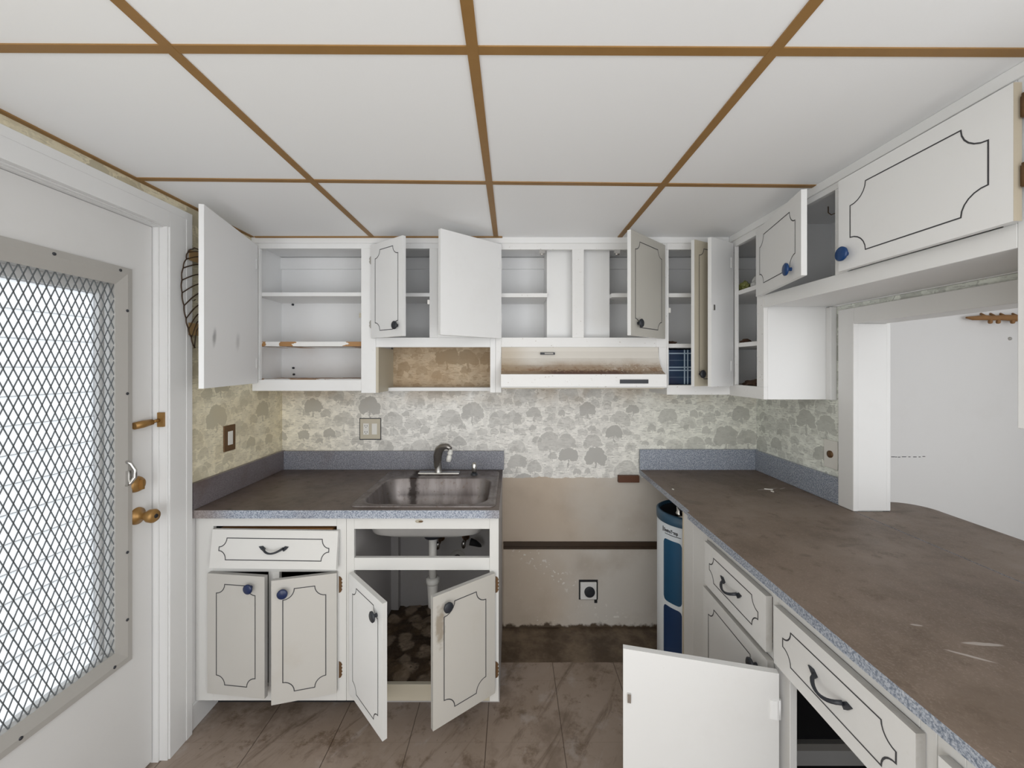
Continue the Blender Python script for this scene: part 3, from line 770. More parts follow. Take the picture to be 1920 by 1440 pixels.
mb = MB(); mb.box(-1.336, -0.7205, YF + 0.0195, 2.289, 1.628, 1.652); s_ = newobj('shelf', mb, 'shelfchip', A, bevel=0.001); s_['label'] = 'shelf with chipped paint on its edge'
door(A, (-1.323, YD), (-1.197, 1.507), 1.437, 2.143, -1, ('white', 'white', 'groove'), None, back_mat='smudge', label='plain tall door with two dark smudges inside')
for px, py in ((548, 571), (549, 690), (550, 702)):
    newobj('peg', MB().lathe([(0.006, 0), (0.006, 0.008), (0, 0.009)], 10, T4(LX(px, 2.28), 2.29, LZ(py, 2.28)) @ R4('X', 90), cap=False), 'black', A)
newobj('catch', MB().box(-0.792, -0.7805, YF + 0.004, YF + 0.018, 1.775, 1.80), 'chrome', A)

# B: cabinet over the niche
B = thing('upper_cabinet', 'white wall cabinet above the open niche papered in browned wallpaper, narrow door ajar', 'cabinet', (-0.39, 2.17, Z0))
mb = MB()
fbox(mb, -0.7035, -0.690, 1.672, 2.132); fbox(mb, -0.427, -0.386, 1.672, 2.132); fbox(mb, -0.113, -0.0855, 1.387, 2.132)
fbox(mb, -0.7035, -0.0855, 2.132, ZC); fbox(mb, -0.7035, -0.113, 1.622, 1.672); fbox(mb, -0.386, -0.113, 1.672, 2.132, YF + 0.002, YF + 0.017)
newobj('face_frame', mb, 'white', B, bevel=0.0015)
mb = MB(); mb.box(-0.7035, -0.690, YF + 0.019, 2.302, 1.672, ZC - 0.02); mb.box(-0.100, -0.0855, YF + 0.019, 2.302, 1.387, ZC - 0.02)
mb.box(-0.690, -0.100, 2.290, 2.302, 1.64, ZC - 0.02); mb.box(-0.690, -0.100, YF + 0.019, 2.29, ZC - 0.035, ZC - 0.02); mb.box(-0.690, -0.100, YF + 0.019, 2.29, 1.640, 1.660)
mb.box(-0.690, -0.100, 2.278, 2.29, 2.085, 2.15)
newobj('carcass', mb, 'inner', B)
newobj('niche_side_panel', MB().box(-0.7035, -0.690, YF + 0.0005, 2.302, 1.387, 1.6215), 'creamd', B)
newobj('niche_back_panel', MB().box(-0.690, -0.1005, 2.294, 2.302, 1.395, 1.639), 'wp_niche', B)['label'] = 'browned wallpaper at the back of the niche'
newobj('niche_bottom_cleat', MB().box(-0.6895, -0.1135, 2.20, 2.293, 1.386, 1.405), 'white', B, bevel=0.001)
newobj('shelf', MB().box(-0.6895, -0.1005, YF + 0.0195, 2.289, 1.887, 1.906), 'white', B, bevel=0.001)
newobj('catch', MB().box(-0.438, -0.4275, YF + 0.004, YF + 0.018, 1.845, 1.868), 'chrome', B)
door(B, (-0.722, YD), (-0.517, 1.866), 1.667, 2.143, -1, margin=0.036, r=0.04, knob=(-0.04, 0.052), hinges=False, label='narrow door with routed line and black knob')
for zz in (1.74, 2.07): frame_hinge(B, (-0.7245, YF - 0.0005, zz), 'frameg', 'y', -1, 0.046)

# C: cabinet over the range hood
Cc = thing('upper_cabinet', 'white wall cabinet above the range hood with two open doors and a boxed duct inside', 'cabinet', (0.35, 2.17, 1.479))
mb = MB()
fbox(mb, -0.085, -0.055, 1.387, 2.127); fbox(mb, 0.3115, 0.372, 1.672, 2.127); fbox(mb, 0.745, 0.800, 1.622, 2.127); fbox(mb, 0.7585, 0.800, 1.42, 1.622)
fbox(mb, -0.085, 0.800, 2.127, ZC); fbox(mb, -0.055, 0.745, 1.622, 1.672)
newobj('face_frame', mb, 'chips', Cc, bevel=0.0015)
mb = MB(); mb.box(-0.085, -0.072, YF + 0.019, 2.302, 1.622, ZC - 0.02); mb.box(0.785, 0.800, YF + 0.019, 2.302, 1.42, ZC - 0.02)
mb.box(-0.072, 0.785, 2.290, 2.302, 1.64, ZC - 0.02); mb.box(-0.072, 0.785, YF + 0.019, 2.29, ZC - 0.035, ZC - 0.02); mb.box(-0.072, 0.785, YF + 0.019, 2.29, 1.640, 1.660)
mb.box(-0.072, 0.785, 2.278, 2.29, 2.085, 2.15)
newobj('carcass', mb, 'inner', Cc)
newobj('duct_box', MB().box(0.185, 0.520, 2.10, 2.289, 1.6605, 2.154), 'white', Cc, bevel=0.002)
newobj('shelf', MB().box(-0.0715, 0.1845, YF + 0.0195, 2.289, 1.884, 1.905), 'chips', Cc, bevel=0.001)
newobj('shelf', MB().box(0.5205, 0.7845, YF + 0.0195, 2.289, 1.884, 1.905), 'chips', Cc, bevel=0.001)
for cx in (0.155, 0.545):
    k = MB(); k.box(cx - 0.014, cx + 0.014, YF + 0.002, YF + 0.018, 2.108, 2.1265); k.tube([(cx - 0.01, YF + 0.004, 2.104), (cx + 0.01, YF + 0.004, 2.104)], 0.005, 8)
    newobj('catch', k, 'chrome', Cc)
door(Cc, (-0.0655, YD), (-0.333, 1.787), 1.665, 2.143, -1, ('white', 'white', 'groove'), None, back_mat='white', label='plain inner face of the wide open door')
door(Cc, (0.785, YD), (0.5385, 1.787), 1.664, 2.143, 1, ('greyed', 'white', 'groove'), edge='white', margin=0.04, r=0.04, knob=(-0.062, 0.058), hinges=False, label='door with yellowed face and black knob')

# D: corner cabinet, L-shaped
E = thing('corner_cabinet', 'L-shaped white corner wall cabinet with two tall narrow doors open, dirty shelves inside', 'cabinet', (1.12, 2.17, 1.374))
XF = 1.125
mb = MB()
fbox(mb, 0.8005, 0.810, 1.426, 2.127); fbox(mb, 1.05, XF + 0.019, 1.426, 2.127); fbox(mb, 0.8005, XF + 0.019, 2.127, ZC); fbox(mb, 0.8005, XF + 0.019, 1.376, 1.426)
def rbox(mb, y0, y1, z0, z1, x0=XF, x1=XF + 0.019): mb.box(x0, x1, y0, y1, z0, z1)
rbox(mb, 1.99, 2.04, 1.430, 2.127); rbox(mb, 1.7645, 1.814, 1.430, 2.127); rbox(mb, 1.7645, 2.04, 2.127, ZC); rbox(mb, 1.7645, 2.04, 1.374, 1.430)
newobj('face_frame', mb, 'chips', E, bevel=0.0015)
mb = MB(); mb.box(0.8005, 0.8095, YF + 0.019, 2.302, 1.376, ZC - 0.02)
mb.box(0.8095, 1.4285, 2.290, 2.302, 1.40, ZC - 0.02); mb.box(1.416, 1.4285, 1.778, 2.29, 1.40, ZC - 0.02)
mb.box(0.8095, 1.416, 1.778, 2.29, ZC - 0.035, ZC - 0.02) if False else None
mb.box(0.8095, 1.416, 2.278, 2.29, 2.085, 2.15); mb.box(1.404, 1.416, 1.778, 2.278, 2.085, 2.15)
mb.box(XF + 0.019, 1.416, 1.778, 2.059, ZC - 0.035, ZC - 0.02); mb.box(0.8095, 1.416, 2.059, 2.29, ZC - 0.035, ZC - 0.02)
newobj('carcass', mb, 'inner', E)
newobj('side_panel', MB().box(XF + 0.0192, 1.4285, 1.7645, 1.7775, 1.374, ZC - 0.001), 'white', E, bevel=0.0015)
newobj('filler_strip', MB().box(1.402, 1.4285, 1.735, 1.764, 1.374, 1.784), 'trimw', E, bevel=0.002)
Lpoly = [(0.8105, 2.0595), (XF + 0.0195, 2.0595), (XF + 0.0195, 1.7785), (1.4155, 1.7785), (1.4155, 2.2895), (0.8105, 2.2895)]
for (za, zb, mm) in ((1.884, 1.905, 'chips'), (1.620, 1.641, 'chips')):
    newobj('shelf', MB().prism(Lpoly, 'z', za, zb), mm, E, bevel=0.001)
newobj('bottom_board', MB().prism(Lpoly, 'z', 1.408, 1.426), 'chip', E)
newobj('catch', MB().box(0.8105, 0.822, YF + 0.004, YF + 0.018, 1.80, 1.826), 'plastic', E)
door(E, (1.060, YD), (0.8915, 1.929), 1.425, 2.143, 1, ('creamd', 'white', 'groove'), edge='white', margin=0.036, r=0.035, knob=(-0.04, 0.06), hinges=False, label='narrow door with yellowed face, seen almost edge on')
door(E, (XF - 0.0185, 2.005), (0.945, 1.905), 1.425, 2.143, -1, ('white', 'white', 'groove'), None, back_mat='white', latch=0.53, label='narrow door showing its plain inner face')

# E: cabinet above the pass-through
G = thing('upper_cabinet', 'white wall cabinet above the pass-through with two ajar doors and blue knobs', 'cabinet', (1.28, 1.33, 1.785))
mb = MB()
rbox(mb, 1.7535, 1.764, 1.840, 2.137); rbox(mb, 1.325, 1.375, 1.840, 2.137); rbox(mb, 0.879, 0.905, 1.840, 2.137); rbox(mb, 0.879, 1.764, 2.137, ZC); rbox(mb, 0.879, 1.764, 1.785, 1.840)
newobj('face_frame', mb, 'white', G, bevel=0.0015)
mb = MB(); mb.box(XF + 0.019, 1.4285, 0.879, 0.892, 1.785, ZC - 0.02); mb.box(1.416, 1.4285, 0.892, 1.764, 1.785, ZC - 0.02)
mb.box(XF + 0.019, 1.416, 0.892, 1.764, ZC - 0.035, ZC - 0.02); mb.box(XF + 0.019, 1.416, 1.752, 1.764, 1.81, ZC - 0.035)
newobj('carcass', mb, 'inner', G)
newobj('bottom_board', MB().box(XF + 0.0195, 1.4155, 0.8925, 1.7515, 1.788, 1.806), 'white', G)
door(G, (XF - 0.0185, 1.790), (1.005, 1.372), 1.838, 2.137, -1, margin=0.045, r=0.045, knob=(-0.075, 0.04), knob_mat='blue', hinges=False, label='smaller door swung further open, with blue knob')
bd = door(G, (1.0925, 0.860), (1.0905, 1.318), 1.838, 2.140, 1, ('white', 'white', 'groove'), margin=0.045, r=0.055, knob=(-0.033, 0.05), knob_mat='blue', hinges=False, label='large door with blue knob and beige hinge edge')
newobj('edge_band', MB().box(-0.0008, -0.0001, -0.018, 0.0, 0.0, 0.302), 'edge', bd, loc=(0, 0, 0))['label'] = 'beige edge of the door'
for zz in (2.085, 1.935):
    k = MB(); k.box(XF - 0.020, XF - 0.0005, 0.846, 0.858, zz - 0.022, zz + 0.022); k.lathe([(0.005, zz - 0.026), (0.005, zz + 0.026)], 10, T4(XF - 0.020, 0.850, 0))
    newobj('hinge', k, 'bronze', G)
k = MB(); k.tube([(1.25, 1.56, 2.154), (1.25, 1.56, 2.13), (1.25, 1.545, 2.115), (1.25, 1.525, 2.115), (1.25, 1.515, 2.13)], 0.0018, 6); newobj('cup_hook', k, 'bronze', G)

# F: next cabinet, only its edge in view
H = thing('upper_cabinet', 'tall white wall cabinet stile at the right picture edge', 'cabinet', (1.28, 0.6, 1.384))
mb = MB(); rbox(mb, 0.83, 0.8785, 1.384, ZC); rbox(mb, 0.35, 0.39, 1.384, ZC); rbox(mb, 0.39, 0.83, 2.137, ZC); rbox(mb, 0.39, 0.83, 1.384, 1.43)
newobj('face_frame', mb, 'white', H, bevel=0.0015)
newobj('carcass', MB().box(XF + 0.019, 1.4285, 0.865, 0.8785, 1.384, ZC - 0.001).box(XF + 0.019, 1.4285, 0.35, 0.363, 1.384, ZC - 0.001).box(XF + 0.019, 1.4285, 0.363, 0.865, 1.384, 1.40), 'white', H)
newobj('door', MB().box(XF - 0.0185, XF - 0.0005, 0.36, 0.815, 1.42, 2.14), 'white', H)

# crown moulding
mb = MB(); mb.box(-1.3435, XF - 0.006, YF - 0.007, YF - 0.0002, 2.158, ZC - 0.0002); struct('trim_13', mb, 'white', bevel=0.002)
mb = MB(); mb.box(XF - 0.007, XF - 0.0002, 0.35, YF - 0.0072, 2.158, ZC - 0.0002); struct('trim_14', mb, 'white', bevel=0.002)

# range hood
Hd = thing('range_hood', 'white range hood stained with brown grease and rust, black switch slot in its lip', 'range hood', (0.35, 2.1, 1.418))
prof = [(2.302, 1.6215), (2.036, 1.6215), (2.036, 1.600), (2.028, 1.565), (2.008, 1.530), (1.975, 1.500), (1.935, 1.483), (1.935, 1.45), (2.302, 1.45)]
newobj('canopy', MB().prism(prof, 'x', -0.054, 0.755), 'hood', Hd)
newobj('front_lip', MB().box(-0.0545, 0.7565, 1.928, 1.9345, 1.420, 1.4845).box(-0.0545, 0.7565, 1.928, 1.95, 1.418, 1.424), 'chips', Hd, bevel=0.0015)
newobj('underside_pan', MB().box(-0.05, 0.752, 1.95, 2.295, 1.412, 1.4495), 'creamd', Hd)
newobj('switch_slot', MB().box(LX(1162, 1.93), LX(1215, 1.93), 1.924, 1.9279, LZ(719, 1.93), LZ(711.5, 1.93)), 'black', Hd)
newobj('badge', MB().box(LX(1013, 2.03), LX(1040, 2.03), 2.020, 2.0335, 1.583, 1.5945), 'black', Hd)
newobj('badge_insert', MB().box(LX(1021, 2.03), LX(1037, 2.03), 2.0185, 2.0199, 1.5855, 1.592), 'frameg', Hd)

# ------------------------------------------------------------------ left base cabinets
YL = 1.67
def base_carcass(T, x0, x1, top=0.888, back='inner', bottom='debris'):
    mb = MB(); mb.box(x0, x0 + 0.014, YL + 0.019, 2.302, 0.108, top); mb.box(x1 - 0.014, x1, YL + 0.019, 2.302, 0.108, top); mb.box(x0 + 0.014, x1 - 0.014, 2.28, 2.302, 0.108, top)
    mb.box(x0 + 0.0, x1 - 0.0, 1.79, 1.805, 0.0, 0.1075)
    newobj('carcass', mb, back, T)
    newobj('bottom_board', MB().box(x0 + 0.0145, x1 - 0.0145, YL + 0.0195, 2.2795, 0.118, 0.138), bottom, T)
Bc = thing('base_cabinet', 'aged white base cabinet left of the sink, crooked drawer front over two ajar doors', 'cabinet', (-1.02, 1.98, 0.0))
mb = MB()
def lb(x0, x1, z0, z1): mb.box(x0, x1, YL, YL + 0.019, z0, z1)
lb(-1.3385, -1.264, 0.108, 0.888); lb(-0.742, -0.7015, 0.108, 0.888); lb(-1.264, -0.742, 0.846, 0.888); lb(-1.264, -0.742, 0.653, 0.684); lb(-1.264, -0.742, 0.108, 0.170); lb(-1.031, -0.985, 0.170, 0.653)
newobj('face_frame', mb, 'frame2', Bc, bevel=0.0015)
base_carcass(Bc, -1.3385, -0.7015, back='dark', bottom='dark')  # inside coloured near black in place of shade
newobj('drawer_box', MB().box(-1.24, -0.76, YL + 0.002, 2.1, 0.692, 0.835), 'wood', Bc)
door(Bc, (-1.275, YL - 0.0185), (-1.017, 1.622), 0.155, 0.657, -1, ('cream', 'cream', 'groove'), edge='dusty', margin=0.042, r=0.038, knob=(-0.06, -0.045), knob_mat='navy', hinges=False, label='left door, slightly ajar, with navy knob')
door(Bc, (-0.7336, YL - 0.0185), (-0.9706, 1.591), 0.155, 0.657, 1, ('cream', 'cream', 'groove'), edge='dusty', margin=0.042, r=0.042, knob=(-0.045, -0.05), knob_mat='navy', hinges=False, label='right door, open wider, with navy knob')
for zz in (0.60, 0.24): frame_hinge(Bc, (-0.731, YL - 0.0002, zz), 'bronze', 'y', 1)
# crooked false drawer front: leaning, lower edge further out and further left
dz = 0.155
mb = MB(); Lq = 0.525
mb.box(0, Lq, 0, 0.018, 0, dz); mb.strip(groove_pts(0.034, Lq - 0.034, 0.034, dz - 0.034, 0.030, 0.036), 0.0036, lambda a, c: (a, -0.0006, c), 1)
dr = newobj('drawer_front', mb, ['frame2', 'groove'], Bc, loc=(-1.254 + 1.02, YL - 0.036 - 1.98, 0.687), rot=(math.radians(-6.0), math.radians(0.8), 0), recalc=True)
pull(dr, Lq, dz, -1)

Sc = thing('sink_cabinet', 'aged white sink cabinet with both doors wide open and a missing false front', 'cabinet', (-0.38, 1.98, 0.0))
mb = MB()
lb(-0.7005, -0.668, 0.108, 0.888); lb(-0.095, -0.0565, 0.104, 0.888); lb(-0.668, -0.095, 0.834, 0.888); lb(-0.668, -0.095, 0.660, 0.712)
newobj('face_frame', mb, 'frame2', Sc, bevel=0.0015)
newobj('bottom_rail', MB().box(-0.6678, -0.0952, YL, YL + 0.019, 0.106, 0.176), 'creamd', Sc, bevel=0.002)['label'] = 'stained bottom rail'
mb = MB(); mb.box(-0.7005, -0.6865, YL + 0.0195, 2.302, 0.108, 0.888); mb.box(-0.0705, -0.0565, YL + 0.0195, 2.302, 0.104, 0.888); mb.box(-0.0705, -0.0565, 1.79, 2.302, 0.0, 0.104); mb.box(-0.6865, -0.0705, 2.285, 2.302, 0.108, 0.888); mb.box(-0.7005, -0.0705, 1.79, 1.805, 0.0, 0.112)
mb.box(-0.6865, -0.645, 2.24, 2.285, 0.14, 0.888)
newobj('carcass', mb, 'sinkin', Sc)
# rotten bottom board, uneven
mb = MB(); nx, nyy = 40, 40; vs = {}
for i in range(nx + 1):
    for j in range(nyy + 1):
        x = -0.686 + 0.615 * i / nx; y = YL + 0.0195 + (2.284 - YL - 0.0195) * j / nyy
        h = 0.140 + 0.012 * mnoise.noise(Vector((x * 14, y * 14, 0))) + 0.006 * mnoise.noise(Vector((x * 50, y * 50, 2)))
        vs[i, j] = mb.b.verts.new((x, y, h))
for i in range(nx):
    for j in range(nyy): mb.b.faces.new((vs[i, j], vs[i + 1, j], vs[i + 1, j + 1], vs[i, j + 1]))
newobj('bottom_board', mb, 'debris', Sc, solid=0.012)['label'] = 'rotten brown cabinet floor'
door(Sc, (-0.682, YL - 0.0185), (-0.472, 1.438), 0.155, 0.657, -1, ('white', 'cream', 'groove'), edge='frame2', margin=0.036, r=0.036, knob=(-0.045, -0.06), hinges=False, label='left door, open 45 degrees, with black knob')
door(Sc, (-0.0714, YL - 0.0185), (-0.2956, 1.478), 0.155, 0.657, 1, ('stained', 'cream', 'groove'), edge='dusty', margin=0.046, r=0.046, knob=(-0.055, -0.05), hinges=False, label='right door, open wide, grime beside its black knob')
for zz in (0.60, 0.24): frame_hinge(Sc, (-0.0695, YL - 0.0002, zz), 'bronze', 'y', 1)
# worn maker's sticker: white oval ring with red-brown smear
k = MB(); k.lathe([(0.017, 0), (0.017, 0.0006), (0.0, 0.0007)], 24, T4(LX(786, YL), YL - 0.0002, 0.867) @ R4('X', 90) @ Matrix.Diagonal((1, 0.42, 1, 1)), cap=False)
newobj('oval_badge', k, 'creamd', Sc)
k = MB(); k.lathe([(0.010, 0), (0.010, 0.0005), (0.0, 0.0006)], 20, T4(LX(789, YL), YL - 0.001, 0.8665) @ R4('X', 90) @ Matrix.Diagonal((1, 0.32, 1, 1)), cap=False)
newobj('badge_centre', k, 'bronze', Sc)

# ------------------------------------------------------------------ left countertop, sink, faucet
Lc = thing('countertop', 'dark grimy countertop around the sink with speckled blue-grey front edge', 'countertop', (-0.70, 1.98, 0.889))
mb = MB(); z0, z1 = 0.889, 0.923
def slab(mb, pts, z0, z1): mb.prism(pts, 'z', z0, z1)
x0, x1, y0, y1 = -1.343, -0.0535, 1.643, 2.308; hx0, hx1, hy0, hy1 = -0.675, -0.095, 1.70, 2.215
xs = [x0, hx0, hx1, x1]; ys = [y0, hy0, hy1, y1]; V = {}
for i, x in enumerate(xs):
    for j, y in enumerate(ys):
        for k, z in enumerate((z0, z1)): V[i, j, k] = mb.b.verts.new((x, y, z))
for i in range(3):
    for j in range(3):
        if (i, j) == (1, 1): continue
        mb.b.faces.new([V[i, j, 1], V[i + 1, j, 1], V[i + 1, j + 1, 1], V[i, j + 1, 1]])
        mb.b.faces.new([V[i, j, 0], V[i, j + 1, 0], V[i + 1, j + 1, 0], V[i + 1, j, 0]])
for i in range(3):
    for j, s_ in ((0, 1), (3, -1)): mb.b.faces.new([V[i, j, 0], V[i + 1, j, 0], V[i + 1, j, 1], V[i, j, 1]][::s_])
    for j, s_ in ((0, -1), (3, 1)): mb.b.faces.new([V[j, i, 0], V[j, i + 1, 0], V[j, i + 1, 1], V[j, i, 1]][::s_])
for a, b_ in (((1, 1), (2, 1)), ((2, 1), (2, 2)), ((2, 2), (1, 2)), ((1, 2), (1, 1))): mb.b.faces.new([V[a[0], a[1], 0], V[b_[0], b_[1], 0], V[b_[0], b_[1], 1], V[a[0], a[1], 1]])
bmesh.ops.recalc_face_normals(mb.b, faces=mb.b.faces)
newobj('slab', mb, ['lam_edge', 'grime_l'], Lc, up_slot=1)
mb = MB(); mb.box(-1.325, -0.0465, 2.290, 2.3085, 0.9235, 1.031); newobj('backsplash', mb, ['lam_back'], Lc, bevel=0.001)
mb = MB(); mb.box(-1.3435, -1.3255, 1.643, 2.3085, 0.9235, 1.033); newobj('side_splash', mb, ['lam_side'], Lc, bevel=0.001)['label'] = 'brown filmed side splash'

def rring(b, cx, cy, hx, hy, r, z, n=7):
    out = []
    for (sx, sy, a0) in ((1, 1, 0), (-1, 1, 90), (-1, -1, 180), (1, -1, 270)):
        for i in range(n):
            a = math.radians(a0 + 90 * i / (n - 1)); out.append(b.verts.new((cx + sx * (hx - r) + r * math.cos(a), cy + sy * (hy - r) + r * math.sin(a), z)))
    return out
def bridge(b, rings, m=0):
    for k in range(len(rings) - 1):
        n = len(rings[k])
        for i in range(n):
            f = b.faces.new((rings[k][i], rings[k][(i + 1) % n], rings[k + 1][(i + 1) % n], rings[k + 1][i])); f.smooth = True; f.material_index = m
Sk = thing('kitchen_sink', 'dull stainless steel drop-in sink with a dark rust drip', 'sink', (-0.382, 1.96, 0.75))
mb = MB(); cx, cyy = -0.383, 1.962
b = mb.b
rs = [rring(b, cx, cyy, 0.312, 0.285, 0.03, 0.9236), rring(b, cx, cyy, 0.311, 0.284, 0.03, 0.927), rring(b, cx, cyy, 0.304, 0.277, 0.03, 0.9295), rring(b, cx, cyy, 0.297, 0.270, 0.03, 0.9265),
      rring(b, cx, 1.908, 0.285, 0.210, 0.085, 0.9265), rring(b, cx, 1.908, 0.279, 0.204, 0.082, 0.9275), rring(b, cx, 1.908, 0.274, 0.199, 0.080, 0.922), rring(b, cx, 1.908, 0.266, 0.191, 0.075, 0.84),
      rring(b, cx, 1.908, 0.245, 0.172, 0.07, 0.785), rring(b, cx, 1.908, 0.18, 0.13, 0.06, 0.762), rring(b, cx, 1.908, 0.06, 0.06, 0.055, 0.753), rring(b, cx, 1.908, 0.035, 0.035, 0.034, 0.745)]
bridge(b, rs); b.faces.new(rs[-1])
newobj('basin', mb, 'steel', Sk, recalc=True)
mb = MB(); b = mb.b
rs = [rring(b, cx, 1.908, 0.278, 0.203, 0.080, 0.915), rring(b, cx, 1.908, 0.270, 0.195, 0.078, 0.84), rring(b, cx, 1.908, 0.249, 0.176, 0.075, 0.780), rring(b, cx, 1.908, 0.185, 0.135, 0.07, 0.755), rring(b, cx, 1.908, 0.065, 0.065, 0.06, 0.744), rring(b, cx, 1.908, 0.037, 0.037, 0.036, 0.738)]
bridge(b, rs); b.faces.new(rs[-1])
newobj('bowl_underside', mb, 'steelu', Sk)
newobj('strainer', MB().lathe([(0.034, 0.746), (0.026, 0.7485), (0.012, 0.7475), (0.0, 0.750)], 20, T4(cx, 1.908, 0), cap=False), 'chrome', Sk)

Fa = thing('faucet', 'dull chrome single-spout kitchen faucet with a white spray head', 'faucet', (-0.41, 2.185, 0.927))
Y = 2.185
newobj('base_plate', MB().box(LX(785, Y), LX(862, Y), Y - 0.025, Y + 0.025, 0.927, 0.940), 'chrome', Fa, bevel=0.005)
mb = MB(); bx = LX(822, Y)
mb.lathe([(0.022, 0.940), (0.020, 0.955), (0.0175, 1.02), (0.021, 1.035), (0.020, 1.05), (0.0, 1.052)], 20, T4(bx, Y, 0), cap=False)
newobj('column', mb, 'chrome', Fa)
mb = MB(); mb.tube([(bx - 0.004, Y, 0.965), (bx - 0.004, Y, 1.03), (bx + 0.008, Y - 0.012, 1.066), (bx + 0.030, Y - 0.03, 1.086), (bx + 0.060, Y - 0.05, 1.090), (bx + 0.076, Y - 0.06, 1.078)], [0.020, 0.024, 0.025, 0.019, 0.015, 0.012], 14)
newobj('spout', mb, 'faucetm', Fa)
mb = MB(); tip = (bx + 0.073, Y - 0.06)
mb.lathe([(0.0, 1.076), (0.011, 1.076), (0.011, 1.062), (0.014, 1.060), (0.014, 1.050), (0.008, 1.046), (0.013, 1.040), (0.014, 1.025), (0.012, 1.010), (0.0, 1.008)][::-1], 16, T4(tip[0], tip[1], 0) @ T4(0, 0, 1.05) @ R4('Y', 12) @ T4(0, 0, -1.05), cap=False)
newobj('spray_head', mb, 'plastic', Fa)
mb = MB(); mb.tube([(bx, Y + 0.004, 1.045), (bx + 0.02, Y, 1.075), (bx + 0.045, Y - 0.02, 1.098)], [0.008, 0.008, 0.006], 10); newobj('lever', mb, 'chrome', Fa)
Sp = thing('side_sprayer', 'small dark side sprayer standing right of the faucet', 'sprayer', (LX(889, 2.17), 2.17, 0.927))
newobj('nozzle', MB().lathe([(0.0, 0.94), (0.012, 0.94), (0.014, 0.955), (0.013, 0.985), (0.008, 0.995), (0.0, 0.996)], 16, T4(LX(889, 2.17), 2.17, 0), cap=False), 'chrome', Sp)
newobj('collar', MB().lathe([(0.020, 0.927), (0.018, 0.934), (0.012, 0.9395), (0.0, 0.9396)], 16, T4(LX(889, 2.17), 2.17, 0), cap=False), 'black', Sp)

# under the sink
Dp = thing('drain_pipe', 'grey-white plastic drain pipe hanging below the sink', 'pipe', (cx, 1.908, 0.36))
dx_ = LX(802, 1.908) 
dx_ = cx
newobj('flange_nut', MB().lathe([(0.04, 0.700), (0.043, 0.715), (0.043, 0.730), (0.036, 0.737)], 20, T4(dx_, 1.908, 0)), 'black', Dp)
newobj('tailpiece', MB().lathe([(0.019, 0.50), (0.019, 0.700)], 18, T4(dx_, 1.908, 0)), 'pvc', Dp)
newobj('slip_nut', MB().lathe([(0.030, 0.475), (0.033, 0.482), (0.033, 0.50), (0.021, 0.505)], 10, T4(dx_, 1.908, 0)), 'pvc', Dp)
newobj('trap_stub', MB().lathe([(0.0, 0.355), (0.014, 0.356), (0.022, 0.365), (0.023, 0.40), (0.026, 0.46), (0.027, 0.475)], 18, T4(dx_, 1.908, 0), cap=False), 'pvc', Dp)
VL = [('left shutoff valve under the sink, oval chrome handle', 822, 1020), ('right shutoff valve under the sink beside a black hose', 870, 1018)]
for lab, px, py in VL:
    Yv = 2.20; X, Z = LX(px, Yv), LZ(py, Yv)
    v = thing('shutoff_valve', lab, 'valve', (X, 2.28, Z), 'shutoff valves under the sink')
    newobj('valve_body', MB().tube([(X, 2.284, Z), (X, Yv - 0.01, Z)], 0.010, 10).lathe([(0.022, 0), (0.018, 0.006), (0, 0.007)], 14, T4(X, 2.284, Z) @ R4('X', 90), cap=False), 'bronze', v)
    newobj('handle', MB().lathe([(0.0, 0), (0.022, 0.002), (0.022, 0.010), (0, 0.012)], 16, T4(X, Yv - 0.012, Z) @ R4('X', 90) @ Matrix.Diagonal((0.55, 1, 1, 1)), cap=False), 'chrome', v)
tag(newobj('black_hose', MB().tube([(LX(872, 2.2) + 0.028, 2.215, LZ(1018, 2.2)), (LX(884, 2.2) + 0.02, 2.21, LZ(1020, 2.2)), (LX(893, 2.2) + 0.015, 2.225, LZ(1026, 2.2)), (LX(897, 2.2) + 0.01, 2.25, LZ(1032, 2.2))], [0.020, 0.017, 0.011, 0.005], 10), 'dark'), 'short black hose end beside the right shutoff valve', 'hose')
es = thing('pipe_escutcheon', 'round metal pipe collar on the back wall below the shutoff valves', 'pipe collar', (LX(858, 2.28), 2.284, LZ(1046, 2.28)))
newobj('ring', MB().lathe([(0.046, 0), (0.043, 0.006), (0.026, 0.012), (0.022, 0.010)], 28, T4(LX(858, 2.28), 2.2845, LZ(1046, 2.28)) @ R4('X', 90), cap=False), 'frameg', es)
newobj('hole', MB().lathe([(0.022, 0), (0.022, 0.003), (0, 0.0031)], 20, T4(LX(858, 2.28), 2.2845, LZ(1046, 2.28)) @ R4('X', 90), cap=False), 'dark', es)

# ------------------------------------------------------------------ right run: base cabinets, countertop
XC = 0.745; XD = XC - 0.0185; KY = 0.981
def rb(mb, y0, y1, z0, z1, x0=XC, x1=XC + 0.019): mb.box(x0, x1, y0 * KY, y1 * KY, z0, 0.8965 if z1 == 0.888 else z1)
def drawer(T, y0, y1, z0, z1, out=0.0, lab=None):
    y0 *= KY; y1 *= KY
    w = Vector(T['_w']); L = y1 - y0; h = z1 - z0
    mb = MB(); mb.box(0, L, 0, 0.018, 0, h); mb.strip(groove_pts(0.036, L - 0.036, 0.036, h - 0.034, 0.030, 0.034), 0.0036, lambda a, c: (a, -0.0005, c), 1)
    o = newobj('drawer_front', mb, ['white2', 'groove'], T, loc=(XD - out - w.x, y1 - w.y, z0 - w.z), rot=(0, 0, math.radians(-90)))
    o.data.materials.append(M['dusty'])
    for p in o.data.polygons:
        if p.area > 0.002 and (abs(p.normal.z) > 0.9 or abs(p.normal.x) > 0.9): p.material_index = 2
    pull(o, L, h, -1)
    if lab: o['label'] = lab
    return o
R1 = thing('base_cabinet', 'white base cabinet in the right run nearest the corner, drawer over a closed door', 'cabinet', (1.05, 1.43, 0))
